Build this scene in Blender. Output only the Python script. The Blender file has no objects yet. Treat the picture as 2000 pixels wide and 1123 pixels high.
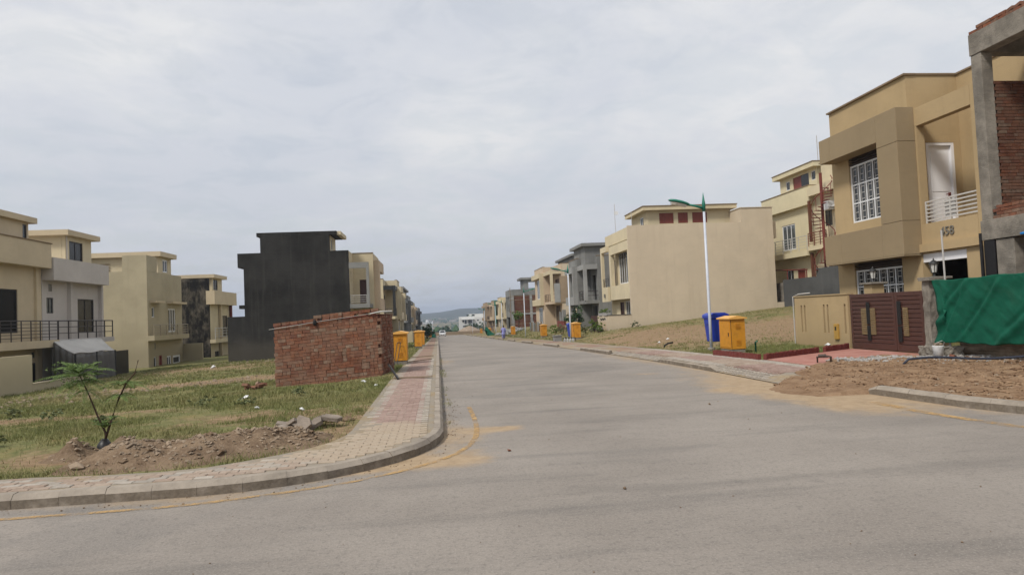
import bpy, math, random
import numpy as np
from mathutils import Vector, Matrix

SC = bpy.context.scene
COL = SC.collection
random.seed(7)
RNG = np.random.default_rng(7)
R = math.radians

# ------------------------------------------------------------------ camera
YAW, PITCH, ROLL = .1105, .0394, -.0436
def cam_axes():
    cy, sy = math.cos(YAW), math.sin(YAW)
    f = Vector((sy*math.cos(PITCH), cy*math.cos(PITCH), math.sin(PITCH)))
    r = Vector((cy, -sy, 0)); u = r.cross(f)
    cr, sr = math.cos(ROLL), math.sin(ROLL)
    return f, r*cr+u*sr, u*cr-r*sr
_f, _r, _u = cam_axes()
cd = bpy.data.cameras.new('camera'); cam = bpy.data.objects.new('camera', cd); COL.objects.link(cam)
cam.matrix_world = Matrix.Translation((0, 0, 1.7)) @ Matrix((_r, _u, -_f)).transposed().to_4x4()
cd.lens = 24; cd.sensor_width = 36; cd.clip_start = .1; cd.clip_end = 20000
SC.camera = cam

# ------------------------------------------------------------------ sky, sun, exposure
SUN = Vector((-.50, -.42, .76)).normalized()
W = bpy.data.worlds.new('World'); SC.world = W; W.use_nodes = True
nt = W.node_tree; nt.nodes.clear()
def wn(t, **k):
    n = nt.nodes.new(t)
    for a, b in k.items(): setattr(n, a, b)
    return n
def wl(a, b): nt.links.new(a, b)
out = wn('ShaderNodeOutputWorld'); bg = wn('ShaderNodeBackground'); bg.inputs[1].default_value = .1
wl(bg.outputs[0], out.inputs[0])
sky = wn('ShaderNodeTexSky'); sky.sky_type = 'NISHITA'; sky.sun_disc = False
sky.sun_elevation = math.asin(SUN.z); sky.sun_rotation = math.atan2(SUN.x, SUN.y)
sky.air_density = 1.3; sky.dust_density = 2.5
tc = wn('ShaderNodeTexCoord'); sep = wn('ShaderNodeSeparateXYZ'); wl(tc.outputs['Generated'], sep.inputs[0])
def wmath(op, a, b=None, c=None):
    n = wn('ShaderNodeMath', operation=op)
    for i, x in enumerate((a, b, c)):
        if x is None: continue
        if isinstance(x, (int, float)): n.inputs[i].default_value = x
        else: wl(x, n.inputs[i])
    return n.outputs[0]
zc = wmath('MAXIMUM', sep.outputs[2], 0.0)
den = wmath('ADD', zc, .16)
ux = wmath('DIVIDE', sep.outputs[0], den); uy = wmath('DIVIDE', sep.outputs[1], den)
cmb = wn('ShaderNodeCombineXYZ'); wl(ux, cmb.inputs[0]); wl(uy, cmb.inputs[1])
def wnoise(scale, det, rough, off=0.0, dist=0.0):
    m = wn('ShaderNodeMapping'); m.inputs['Location'].default_value = (off, off*.7, off*.3); wl(cmb.outputs[0], m.inputs[0])
    n = wn('ShaderNodeTexNoise'); n.inputs['Scale'].default_value = scale; n.inputs['Detail'].default_value = det
    n.inputs['Roughness'].default_value = rough; n.inputs['Distortion'].default_value = dist
    wl(m.outputs[0], n.inputs['Vector']); return n.outputs[0]
def wramp(x, a, b, c=0., d=1.):
    n = wn('ShaderNodeMapRange', interpolation_type='SMOOTHSTEP'); wl(x, n.inputs[0])
    for i, v in enumerate((a, b, c, d)): n.inputs[i+1].default_value = v
    return n.outputs[0]
def wmix(f, a, b):
    n = wn('ShaderNodeMix', data_type='RGBA')
    if isinstance(f, float): n.inputs[0].default_value = f
    else: wl(f, n.inputs[0])
    for i, x in ((6, a), (7, b)):
        if isinstance(x, tuple): n.inputs[i].default_value = (*x, 1)
        else: wl(x, n.inputs[i])
    return n.outputs[2]
n1 = wnoise(1.35, 10, .6, 5.3, .35); n2 = wnoise(3.6, 9, .62, 9.4, .6); n3 = wnoise(.4, 4, .5, 21.)
tone = wmath('ADD', wmath('ADD', wmath('MULTIPLY', n1, .55), wmath('MULTIPLY', n2, .25)), wmath('MULTIPLY', n3, .2))
cloud = wmix(wramp(tone, .41, .60), (3.45, 3.58, 3.88), (4.3, 4.3, 4.32))
low = wramp(sep.outputs[2], -.02, .34)
cloud = wmix(low, wmix(.75, cloud, (2.72, 2.86, 3.18)), cloud)
cover = wmath('ADD', .80, wmath('MULTIPLY', wramp(n2, .62, .42), .19))
skyd = wmix(1., sky.outputs[0], (.62, .62, .62)); skyd.node.blend_type = 'MULTIPLY'
wl(wmix(cover, skyd, cloud), bg.inputs[0])
sd = bpy.data.lights.new('sun', 'SUN'); sd.energy = 1.5; sd.angle = R(11); sd.color = (1, .95, .87)
sun = bpy.data.objects.new('sun', sd); COL.objects.link(sun)
sun.rotation_euler = SUN.to_track_quat('Z', 'Y').to_euler(); sun.location = (0, 0, 60)
vs = SC.view_settings; vs.view_transform = 'Standard'; vs.look = 'None'; vs.exposure = 0.97; vs.gamma = 1
SC.render.engine = 'CYCLES'; SC.cycles.max_bounces = 6; SC.cycles.transparent_max_bounces = 8
SC.cycles.volume_bounces = 0; SC.cycles.caustics_reflective = False; SC.cycles.caustics_refractive = False

# ------------------------------------------------------------------ materials
class NT:
    def __init__(s, name):
        s.m = bpy.data.materials.new(name); s.m.use_nodes = True; s.t = s.m.node_tree
        s.b = s.t.nodes['Principled BSDF']; s.o = s.t.nodes['Material Output']; s._tc = None
    def n(s, t, **k):
        x = s.t.nodes.new(t)
        for a, b in k.items(): setattr(x, a, b)
        return x
    def l(s, a, b): s.t.links.new(a, b)
    def put(s, inp, x):
        if isinstance(x, (int, float)): inp.default_value = x
        elif isinstance(x, tuple): inp.default_value = (*x, 1) if len(x) == 3 and inp.type == 'RGBA' else x
        else: s.l(x, inp)
    def pos(s, sc=(1, 1, 1)):
        g = s.n('ShaderNodeNewGeometry'); m = s.n('ShaderNodeMapping'); m.inputs['Scale'].default_value = sc
        s.l(g.outputs['Position'], m.inputs[0]); return m.outputs[0]
    def noise(s, scale, det=5, rough=.55, sc=(1, 1, 1), dist=0.):
        n = s.n('ShaderNodeTexNoise'); s.l(s.pos(sc), n.inputs['Vector']); n.inputs['Scale'].default_value = scale
        n.inputs['Detail'].default_value = det; n.inputs['Roughness'].default_value = rough; n.inputs['Distortion'].default_value = dist
        return n.outputs[0]
    def math(s, op, a, b=None, c=None):
        n = s.n('ShaderNodeMath', operation=op)
        for i, x in enumerate((a, b, c)):
            if x is not None: s.put(n.inputs[i], x)
        return n.outputs[0]
    def ramp(s, x, a, b, c=0., d=1.):
        n = s.n('ShaderNodeMapRange', interpolation_type='SMOOTHSTEP')
        for i, v in enumerate((x, a, b, c, d)): s.put(n.inputs[i], v)
        return n.outputs[0]
    def mix(s, f, a, b, bt='MIX'):
        n = s.n('ShaderNodeMix', data_type='RGBA', blend_type=bt); s.put(n.inputs[0], f); s.put(n.inputs[6], a); s.put(n.inputs[7], b)
        return n.outputs[2]
    def bump(s, h, st, dist=.02):
        n = s.n('ShaderNodeBump'); n.inputs['Strength'].default_value = st; n.inputs['Distance'].default_value = dist
        s.l(h, n.inputs['Height']); s.l(n.outputs[0], s.b.inputs['Normal'])
    def attr(s, name):
        n = s.n('ShaderNodeAttribute'); n.attribute_name = name; return n.outputs['Fac']
    def rnd(s):
        o = s.n('ShaderNodeObjectInfo'); g = s.n('ShaderNodeNewGeometry')
        return s.math('FRACT', s.math('ADD', o.outputs['Random'], g.outputs['Random Per Island']))
    def fin(s, col, rough=.85, spec=.3, metal=0.):
        s.put(s.b.inputs['Base Color'], col); s.put(s.b.inputs['Roughness'], rough)
        s.b.inputs['Specular IOR Level'].default_value = spec; s.b.inputs['Metallic'].default_value = metal
        return s.m
def tint(c, k): return tuple(min(1, max(0, x*k)) for x in c)

def plaster(name, c, var=.14, stain=.25, stc=None, bump=.25):
    t = NT(name); a = t.noise(.55, 6, .6); b = t.noise(1.0, 6, .65, (2.6, 2.6, .16)); f = t.noise(14, 4, .6)
    col = t.mix(t.ramp(a, .3, .7), tint(c, 1-var), tint(c, 1+var*.7))
    col = t.mix(t.math('MULTIPLY', t.ramp(b, .5, .78), stain), col, stc or tint(c, .55))
    col = t.mix(t.math('MULTIPLY', t.ramp(f, .45, .75), .12), col, tint(c, .75))
    g = t.n('ShaderNodeNewGeometry'); sp_ = t.n('ShaderNodeSeparateXYZ'); t.l(g.outputs['Position'], sp_.inputs[0])
    splash = t.math('MULTIPLY', t.ramp(t.math('ADD', sp_.outputs[2], t.math('MULTIPLY', a, -1.6)), .35, -1.0), .5); col = t.mix(splash, col, tint(c, .55) if c[0] > .1 else (.10, .088, .07))
    trowel = t.noise(3.2, 6, .7, (.5, .5, 2.2)); col = t.mix(t.math('MULTIPLY', t.ramp(trowel, .52, .74), .22), col, tint(c, .7))
    pt = t.noise(.9, 7, .72, (1, 1, 1), .6); col = t.mix(t.math('MULTIPLY', t.ramp(pt, .6, .68), .16), col, tint(c, 1.25))
    t.bump(t.math('ADD', t.noise(45, 3, .6), t.math('MULTIPLY', trowel, 1.5)), bump, .012)
    return t.fin(col, .9, .2)
def metal(name, c, rough=.45, spec=.5, dirt=.25):
    t = NT(name); a = t.noise(6, 5, .6)
    return t.fin(t.mix(t.math('MULTIPLY', t.ramp(a, .45, .7), dirt), c, tint(c, .5)), rough, spec)
def flat(name, c, rough=.7, spec=.3):
    t = NT(name); a = t.noise(9, 4, .6)
    return t.fin(t.mix(t.ramp(a, .3, .7), tint(c, .85), tint(c, 1.1)), rough, spec)
M = {}
M['tan'] = plaster('tan_plaster', (.43, .32, .18), .08, .18)
M['band'] = plaster('brown_band_plaster', (.285, .22, .135), .06, .12)
M['coping'] = plaster('coping_brown', (.22, .16, .10))
M['cream'] = plaster('cream_plaster', (.56, .48, .325), .08, .18)
M['cream2'] = plaster('pale_cream_plaster', (.60, .52, .36), .08, .18)
M['beige'] = plaster('beige_plaster', (.555, .468, .35), .06, .42, (.42, .34, .245))
M['lime'] = plaster('lime_cream_plaster', (.62, .55, .37), .08, .16)
M['pale'] = plaster('pale_olive_plaster', (.42, .365, .25), .10, .22)
M['l1'] = plaster('warm_beige_plaster', (.56, .465, .32), .08, .16)
M['white'] = plaster('grey_white_plaster', (.53, .49, .45), .08, .18)
M['peach'] = plaster('peach_plaster', (.53, .42, .30), .06, .12)
M['dark'] = plaster('charcoal_plaster', (.029, .028, .026), .38, .8, (.055, .052, .046), .6)
M['grey'] = plaster('raw_grey_render', (.215, .215, .205), .22, .45, (.12, .12, .115), .4)
M['grey2'] = plaster('pale_grey_render', (.30, .30, .29), .15, .35)
M['brownplaster'] = plaster('brown_render', (.33, .25, .17), .15, .3)
M['whitewall'] = plaster('white_wall', (.72, .72, .70), .05, .12)
M['greyw'] = plaster('slate_grey_wall', (.085, .087, .088), .18, .4, (.14, .14, .14))
def black_stain():
    t = NT('black_stained_plaster'); a = t.noise(1.4, 8, .68, (1, 1, .55)); b = t.noise(2.2, 6, .6, (1, 1, .2))
    col = t.mix(t.ramp(a, .42, .72), (.016, .015, .014), (.15, .13, .10))
    col = t.mix(t.math('MULTIPLY', t.ramp(b, .5, .8), .5), col, (.2, .17, .12)); t.bump(t.noise(30), .3)
    return t.fin(col, .95, .1)
M['stain'] = black_stain()
def concrete(name, c, board=True):
    t = NT(name); a = t.noise(2.2, 8, .65); f = t.noise(26, 5, .6); g = t.noise(3, 5, .6, (3, 3, 22))
    col = t.mix(t.ramp(a, .3, .72), tint(c, .62), tint(c, 1.2)); col = t.mix(t.math('MULTIPLY', t.ramp(f, .5, .75), .35), col, tint(c, .6))
    col = t.mix(t.math('MULTIPLY', t.ramp(g, .55, .7), .3), col, tint(c, .5))
    t.bump(t.math('ADD', f, t.math('MULTIPLY', g, 1.2)), .6, .02); return t.fin(col, .92, .2)
M['conc'] = concrete('cast_concrete', (.25, .225, .19))
def kerbmat():
    t = NT('worn_kerb_concrete'); c = (.33, .285, .235); a = t.noise(2.2, 8, .65); f = t.noise(26, 5, .6)
    col = t.mix(t.ramp(a, .3, .72), tint(c, .75), tint(c, 1.15)); col = t.mix(t.math('MULTIPLY', t.ramp(f, .5, .75), .35), col, tint(c, .6))
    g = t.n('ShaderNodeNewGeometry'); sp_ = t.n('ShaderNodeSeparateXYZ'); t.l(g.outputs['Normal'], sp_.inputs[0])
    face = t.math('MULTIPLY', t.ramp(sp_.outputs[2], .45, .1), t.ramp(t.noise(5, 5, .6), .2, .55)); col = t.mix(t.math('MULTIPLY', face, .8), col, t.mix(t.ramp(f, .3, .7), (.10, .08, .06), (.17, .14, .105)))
    t.bump(f, .5, .012); return t.fin(col, .93, .15)
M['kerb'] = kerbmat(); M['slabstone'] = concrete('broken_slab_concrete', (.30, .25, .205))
def brickmat(name, dark=1.):
    t = NT(name); r = t.rnd(); a = t.noise(9, 6, .65); f = t.noise(60, 4, .6); d = t.noise(1.1, 5, .6)
    n = t.n('ShaderNodeValToRGB'); cr = n.color_ramp; cr.elements[0].color = (*tint((.17, .065, .042), dark), 1); cr.elements[1].color = (*tint((.29, .20, .145), dark), 1)
    for p, c in ((.25, (.26, .10, .055)), (.45, (.21, .09, .058)), (.65, (.27, .12, .072)), (.85, (.23, .13, .09))):
        e = cr.elements.new(p); e.color = (*tint(c, dark), 1)
    t.l(r, n.inputs[0])
    col = t.mix(t.ramp(a, .35, .7), t.mix(.45, n.outputs[0], (.05, .028, .02)), n.outputs[0])
    col = t.mix(t.math('MULTIPLY', t.ramp(d, .4, .7), .3), col, tint((.26, .19, .14), dark))
    t.bump(t.math('ADD', a, f), .5, .01); return t.fin(col, .93, .15)
M['brick'] = brickmat('stacked_brick'); M['brick_old'] = brickmat('mortared_brick', .62); M['mortar'] = concrete('mortar', (.12, .105, .09))
M['brickcore'] = flat('brick_joint_shadow_clay', (.10, .055, .038), .95, .1)
M['redbrick'] = flat('red_painted_brick', (.165, .045, .038), .8, .2)
def glass(name, c=(.02, .022, .024)):
    t = NT(name); return t.fin(t.mix(t.ramp(t.noise(.9, 3), .35, .7), c, tint(c, 2.2)), .08, .5)
M['glass'] = glass('window_glass'); M['glassblue'] = glass('pale_window_glass', (.06, .07, .075)); M['glasscurt'] = glass('curtained_glass', (.10, .105, .105))
M['dkopen'] = flat('near_black_gloss', (.012, .012, .012), .25, .4)  # near-black fill for panes, garage doors and open panels
M['wframe'] = metal('white_frame', (.72, .73, .74), .4, .5, .1)
M['dframe'] = metal('dark_frame', (.03, .026, .024), .5)
M['brownlouvre'] = metal('brown_louvre', (.05, .03, .02), .6)
M['redwood'] = metal('red_brown_boards', (.20, .045, .03), .6)
M['meter'] = metal('ochre_meter_box', (.42, .25, .055), .5, .4, .2)
M['maroon'] = metal('maroon_door', (.055, .018, .014), .5)
M['gate'] = metal('brown_gate_paint', (.078, .035, .027), .42, .45, .25)
M['gold'] = flat('bronze_ornament', (.19, .135, .065), .5, .5)
M['blackmetal'] = metal('black_metal', (.015, .015, .015), .5)
M['whitedoor'] = metal('white_door_paint', (.80, .80, .82), .45, .4, .04)
M['rails'] = metal('pale_grey_rail', (.52, .50, .47), .45, .5, .2)
M['steel'] = metal('rail_steel', (.45, .44, .42), .4, .5, .2)
M['darkrail'] = metal('dark_railing', (.035, .026, .024), .5)
M['tanrail'] = metal('tan_railing', (.30, .25, .17), .5)
M['rust'] = metal('rusty_red_steel', (.16, .035, .025), .6, .3, .5)
M['pole'] = metal('white_pole_paint', (.52, .56, .63), .45, .5, .18)
M['green'] = metal('green_lamp_paint', (.012, .17, .115), .45)
M['lens'] = flat('lamp_lens', (.62, .60, .55), .3, .5)
M['orange'] = metal('orange_cabinet_paint', (.56, .245, .022), .55, .35, .35)
M['orangetop'] = metal('orange_lid_paint', (.74, .40, .10), .5, .4, .15)
M['blue'] = metal('blue_plastic', (.012, .04, .36), .42, .5, .25)
M['digit'] = metal('grey_digit', (.16, .15, .13), .4)
M['pink'] = None
M['bluepipe'] = flat('blue_hose', (.03, .036, .058), .5, .4)
M['rubber'] = flat('black_rubber', (.012, .012, .012), .7)
M['carpaint'] = metal('white_car_paint', (.72, .73, .74), .25, .5, .05)
M['red'] = flat('red_lens', (.4, .02, .02), .3)
M['lilac'] = flat('lilac_cloth', (.26, .27, .55), .9, .1)
M['skin'] = flat('skin', (.24, .13, .08), .6)
M['hair'] = flat('black_hair', (.012, .01, .01), .6)
M['wood'] = flat('grey_timber', (.20, .15, .10), .9, .1)
M['bark'] = flat('bark', (.075, .05, .035), .9, .1)
M['whitepl'] = flat('white_plastic_litter', (.66, .66, .66), .6)
M['terracotta'] = flat('flower_pot_grey', (.33, .32, .31), .8)
M['bluesheet'] = flat('blue_sheet', (.02, .20, .55), .5)
M['blackpl'] = flat('black_plastic_sheet', (.012, .011, .012), .45, .4)
M['canvas'] = plaster('grey_canvas', (.58, .56, .52), .18, .4, None, .3)
M['canvas2'] = plaster('dark_canvas', (.155, .15, .14), .2, .4)
M['stone'] = concrete('loose_stone', (.30, .23, .165)); M['gravel'] = concrete('grey_gravel', (.36, .34, .32))
M['lampglass'] = flat('lantern_glass', (.55, .55, .52), .2, .6)
def leafmat(name, a, b):
    t = NT(name); g = t.n('ShaderNodeNewGeometry'); col = t.mix(g.outputs['Random Per Island'], a, b)
    t.b.inputs['Subsurface Weight'].default_value = 0
    return t.fin(col, .7, .25)
M['leaf'] = leafmat('sapling_leaf', (.07, .125, .032), (.15, .21, .06))
M['leafdk'] = leafmat('dark_leaf', (.016, .038, .012), (.04, .085, .022))
M['leafmid'] = leafmat('shrub_leaf', (.05, .10, .02), (.15, .21, .035))
M['leafdry'] = leafmat('dull_green_leaf', (.095, .12, .05), (.17, .18, .085))
def grassmat():
    t = NT('grass'); g = t.n('ShaderNodeNewGeometry'); d = t.ramp(t.noise(.35, 5, .6), .38, .66)
    a = t.mix(g.outputs['Random Per Island'], (.105, .13, .038), (.215, .22, .085)); b = t.mix(g.outputs['Random Per Island'], (.22, .19, .085), (.38, .31, .17))
    return t.fin(t.mix(t.math('MULTIPLY', d, t.attr('dry')), a, b), .8, .15)
M['grass'] = grassmat()
def netmat():
    t = NT('green_shade_net'); f = t.noise(160, 2); a = t.noise(2.5, 5, .6); z = t.noise(1.5, 3)
    col = t.mix(t.ramp(a, .35, .7), (.004, .085, .050), (.007, .105, .062)); t.bump(f, .25, .004)
    col = t.mix(t.math('MULTIPLY', t.ramp(z, .55, .8), .1), col, (.10, .15, .10))
    return t.fin(col, .75, .2)
M['net'] = netmat()

# ------------------------------------------------------------------ mesh helpers
WLOC = {}
def tag(o, label=None, cat=None, group=None, kind=None):
    for k, v in (('label', label), ('category', cat), ('group', group), ('kind', kind)):
        if v: o[k] = v
    return o
def thing(name, label, cat, loc, group=None):
    o = bpy.data.objects.new(name, None); o.empty_display_size = .2; COL.objects.link(o)
    o.location = loc; WLOC[o] = Vector(loc); return tag(o, label, cat, group)
def link(name, me, parent=None, loc=(0, 0, 0)):
    o = bpy.data.objects.new(name, me); COL.objects.link(o); o.parent = parent
    w = Vector(loc); WLOC[o] = w; o.location = w - (WLOC[parent] if parent else Vector()); return o
class MB:
    def __init__(s): s.v = []; s.f = []
    def add(s, vs, fs):
        n = len(s.v); s.v += [tuple(p) for p in vs]; s.f += [tuple(i+n for i in f) for f in fs]; return s
    def box(s, x0, x1, y0, y1, z0, z1):
        if x1 < x0: x0, x1 = x1, x0
        if y1 < y0: y0, y1 = y1, y0
        if z1 < z0: z0, z1 = z1, z0
        return s.add([(x0, y0, z0), (x1, y0, z0), (x1, y1, z0), (x0, y1, z0), (x0, y0, z1), (x1, y0, z1), (x1, y1, z1), (x0, y1, z1)],
                     [(3, 2, 1, 0), (4, 5, 6, 7), (0, 1, 5, 4), (1, 2, 6, 5), (2, 3, 7, 6), (3, 0, 4, 7)])
    def prism(s, pts, ax, a, b):
        # pts: 2-D polygon, extruded along axis ax from a to b
        def P(p, t): return {'x': (t, p[0], p[1]), 'y': (p[0], t, p[1]), 'z': (p[0], p[1], t)}[ax]
        n = len(pts); return s.add([P(p, a) for p in pts]+[P(p, b) for p in pts],
            [tuple(range(n))[::-1], tuple(range(n, 2*n))]+[(i, (i+1) % n, (i+1) % n+n, i+n) for i in range(n)])
    def tube(s, pts, r, n=6, cap=True):
        pts = [Vector(p) for p in pts]; k = len(pts); rr = r if isinstance(r, (list, tuple)) else [r]*k
        vs = []; fs = []
        for i, p in enumerate(pts):
            d = (pts[min(i+1, k-1)]-pts[max(i-1, 0)]).normalized()
            a = d.cross(Vector((0, 0, 1)) if abs(d.z) < .95 else Vector((1, 0, 0))).normalized(); b = d.cross(a)
            for j in range(n):
                t = 2*math.pi*j/n; vs.append(p+(a*math.cos(t)+b*math.sin(t))*rr[i])
        for i in range(k-1):
            for j in range(n): fs.append((i*n+j, i*n+(j+1) % n, (i+1)*n+(j+1) % n, (i+1)*n+j))
        if cap: fs += [tuple(range(n))[::-1], tuple(range((k-1)*n, k*n))]
        return s.add(vs, fs)
    def lathe(s, c, prof, n=12):
        vs = []; fs = []; k = len(prof)
        for r, z in prof:
            for j in range(n):
                t = 2*math.pi*j/n; vs.append((c[0]+r*math.cos(t), c[1]+r*math.sin(t), c[2]+z))
        for i in range(k-1):
            for j in range(n): fs.append((i*n+j, i*n+(j+1) % n, (i+1)*n+(j+1) % n, (i+1)*n+j))
        fs += [tuple(range(n))[::-1], tuple(range((k-1)*n, k*n))]
        return s.add(vs, fs)
    def wallx(s, x0, x1, y0, y1, z0, z1, holes=()): return s._wall('x', x0, x1, y0, y1, z0, z1, holes)
    def wally(s, y0, y1, x0, x1, z0, z1, holes=()): return s._wall('y', y0, y1, x0, x1, z0, z1, holes)
    def _wall(s, ax, p0, p1, u0, u1, z0, z1, holes):
        if p1 < p0: p0, p1 = p1, p0
        us = sorted({u0, u1, *[min(max(h[i], u0), u1) for h in holes for i in (0, 1)]})
        zs = sorted({z0, z1, *[min(max(h[i], z0), z1) for h in holes for i in (2, 3)]})
        for zi in range(len(zs)-1):
            run = None
            for ui in range(len(us)-1):
                cu = (us[ui]+us[ui+1])/2; cz = (zs[zi]+zs[zi+1])/2
                inh = any(h[0] < cu < h[1] and h[2] < cz < h[3] for h in holes)
                if not inh: run = (run[0] if run else us[ui], us[ui+1])
                if (inh or ui == len(us)-2) and run:
                    if ax == 'x': s.box(p0, p1, run[0], run[1], zs[zi], zs[zi+1])
                    else: s.box(run[0], run[1], p0, p1, zs[zi], zs[zi+1])
                    run = None
        return s
    def build(s, name, mat, parent=None, smooth=False, bevel=0, label=None, cat=None, group=None, kind=None, origin=None, local=False):
        a = np.array(s.v, float)
        if local: c = np.zeros(3)
        else:
            c = np.array([(a[:, 0].min()+a[:, 0].max())/2, (a[:, 1].min()+a[:, 1].max())/2, a[:, 2].min()]) if origin is None else np.array(origin, float)
        me = bpy.data.meshes.new(name); me.from_pydata((a-c).tolist(), [], s.f); me.materials.append(M[mat] if isinstance(mat, str) else mat)
        if smooth: me.polygons.foreach_set('use_smooth', [True]*len(me.polygons))
        o = link(name, me, parent, c + (np.array(WLOC[parent]) if local and parent else 0))
        if bevel:
            b = o.modifiers.new('bevel', 'BEVEL'); b.width = bevel; b.segments = 2; b.limit_method = 'ANGLE'
        return tag(o, label, cat, group, kind)
def bigmesh(name, V, F, mat, parent=None, smooth=False, **k):
    # V (n,3) array, F (m,3|4) array
    me = bpy.data.meshes.new(name); m, q = F.shape
    me.vertices.add(len(V)); me.vertices.foreach_set('co', np.ascontiguousarray(V, dtype=np.float32).ravel())
    me.loops.add(m*q); me.loops.foreach_set('vertex_index', np.ascontiguousarray(F, dtype=np.int32).ravel())
    me.polygons.add(m); me.polygons.foreach_set('loop_start', np.arange(0, m*q, q, dtype=np.int32))
    me.polygons.foreach_set('loop_total', np.full(m, q, dtype=np.int32))
    me.polygons.foreach_set('use_smooth', np.full(m, bool(smooth)))
    me.materials.append(M[mat] if isinstance(mat, str) else mat); me.update(calc_edges=True); me.validate()
    return tag(link(name, me, parent, WLOC[parent] if parent else (0, 0, 0)), **k)
def setattr_v(o, name, a):
    at = o.data.attributes.new(name, 'FLOAT', 'POINT'); at.data.foreach_set('value', np.ascontiguousarray(a, dtype=np.float32).ravel())
def gridmesh(name, X, Y, Z, mat, **k):
    ny, nx = X.shape; V = np.stack([X, Y, Z], -1).reshape(-1, 3); i = np.arange(ny*nx).reshape(ny, nx)
    F = np.stack([i[:-1, :-1], i[:-1, 1:], i[1:, 1:], i[1:, :-1]], -1).reshape(-1, 4)
    return bigmesh(name, V, F, mat, smooth=True, **k)
def vnoise(x, y, seed=0):
    x = np.asarray(x, float); y = np.asarray(y, float); xi = np.floor(x).astype(np.int64); yi = np.floor(y).astype(np.int64)
    fx = x-xi; fy = y-yi; fx = fx*fx*(3-2*fx); fy = fy*fy*(3-2*fy)
    def h(a, b):
        n = (a*374761393+b*668265263+seed*974634777) & 0xffffffff; n = ((n ^ (n >> 13))*1274126177) & 0xffffffff
        return ((n ^ (n >> 16)) & 0xffff)/65535.
    return (h(xi, yi)*(1-fx)+h(xi+1, yi)*fx)*(1-fy)+(h(xi, yi+1)*(1-fx)+h(xi+1, yi+1)*fx)*fy
def fbm(x, y, o=4, seed=0):
    v = 0; a = .5; f = 1.
    for k in range(o): v = v+a*vnoise(np.asarray(x)*f, np.asarray(y)*f, seed+k*17); a *= .5; f *= 2.03
    return v/(1-.5**o)
def sstep(a, b, x): t = np.clip((np.asarray(x, float)-a)/(b-a), 0, 1); return t*t*(3-2*t)
def copy_thing(o, loc, label=None):
    c = o.copy(); COL.objects.link(c); c.location = loc; WLOC[c] = Vector(loc)
    if label: c['label'] = label
    for ch in list(o.children):
        d = ch.copy(); COL.objects.link(d); d.parent = c
        for g in list(ch.children):
            e = g.copy(); COL.objects.link(e); e.parent = d
    return c

# ------------------------------------------------------------------ the lie of the land
def zr(y):
    d = np.maximum(np.asarray(y, float)-16, 0); return -.02*(d-6*(1-np.exp(-d/6)))
KX, KY = -2.62, 9.95            # centre of the left kerb curve
def xl(y):
    y = np.asarray(y, float); c = np.sqrt(np.maximum(2.65**2-np.minimum(y-KY, 0)**2, 0)); return np.where(y > KY, .03, KX+c)
RK = [(6.0, 60), (6.5, 13), (6.75, 10.6), (7.2, 9.5), (8.0, 8.55), (8.8, 8.06), (9.6, 7.83), (11.6, 7.63), (13.2, 7.4), (14.4, 7.12), (15.5, 7.05), (400, 7.05)]
def xrr(y): return np.interp(y, [a for a, b in RK], [b for a, b in RK])
def ground(x, y):
    x = np.asarray(x, float); y = np.asarray(y, float); z0 = zr(y)
    z0 = np.where(y > 900, zr(900)+(y-900)*.0145, z0)
    zl = np.minimum(-.72-.004*y, z0-.1); t = np.clip((-x-1.4)/18.6, 0, 1)
    L = z0+.115+(zl-z0-.115)*t; w = sstep(8.3, 22, y); L = .115+(L-.115)*w
    a = np.interp(y, [20, 49, 85], [.03, .62, 1.0]); b = np.interp(y, [18, 30, 49], [.25, 1.0, 1.85])
    Rr = z0+.125+np.where(x < 9.3, 0, np.where(x < 12.6, (x-9.3)/3.3*a, a+np.clip((x-12.6)/14, 0, 1)*(b-a)))
    Rr = np.where(y < 17, .125+(x > 13)*0., Rr)
    g = np.where(x < 3.5, L, Rr); far = sstep(150, 230, y); g = g*(1-far)+(z0-.1)*far
    return g
def nz(x, y): return (fbm(x*.8, y*.8, 4, 3)-.5)*.10+(fbm(x*.13, y*.13, 3, 8)-.5)*.22

def uniq(*segs): return np.array(sorted({round(float(v), 4) for s in segs for v in s}))
gx = uniq(np.arange(-26, -.99, .25), np.arange(-1, 9.6, .35), np.arange(9.6, 30, .3), np.geomspace(26.5, 4200, 22)*-1, np.geomspace(31, 4200, 22))
gy = uniq(np.arange(6.6, 34, .25), np.arange(34, 75, .7), np.arange(75, 240, 4), np.geomspace(245, 4200, 40), -np.geomspace(9.5, 4200, 16), [-8, -4, 0, 3, 5, 6.2])
GX, GY = np.meshgrid(gx, gy); GZ = ground(GX, GY)
lot = sstep(-1.2, -3, GX)*sstep(8.6, 10, GY)+sstep(9, 11, GX)*sstep(20, 24, GY)
GZ = GZ+np.where(np.abs(GX) < 200, nz(GX, GY)*np.clip(lot, 0, 1), 0)
inroad = (GX > xl(GY)-.45) & (GX < np.where(GY > 14, 7.5, xrr(GY)+.9)) & (GY < 206) | (GY < 7.45) & (GX < 9) & (GY > -9) | (GY < 6.75) & (GY > -9)
GZ = np.where(inroad, np.where(GY > 7, zr(GY), 0)-.09, GZ)
hx = np.abs(GX) > 14
GZ = GZ+(fbm(GX*.004, GY*.004, 4, 5)-.5)*np.where(GY > 300, np.minimum((GY-300)*.012, 12), 0)
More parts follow.
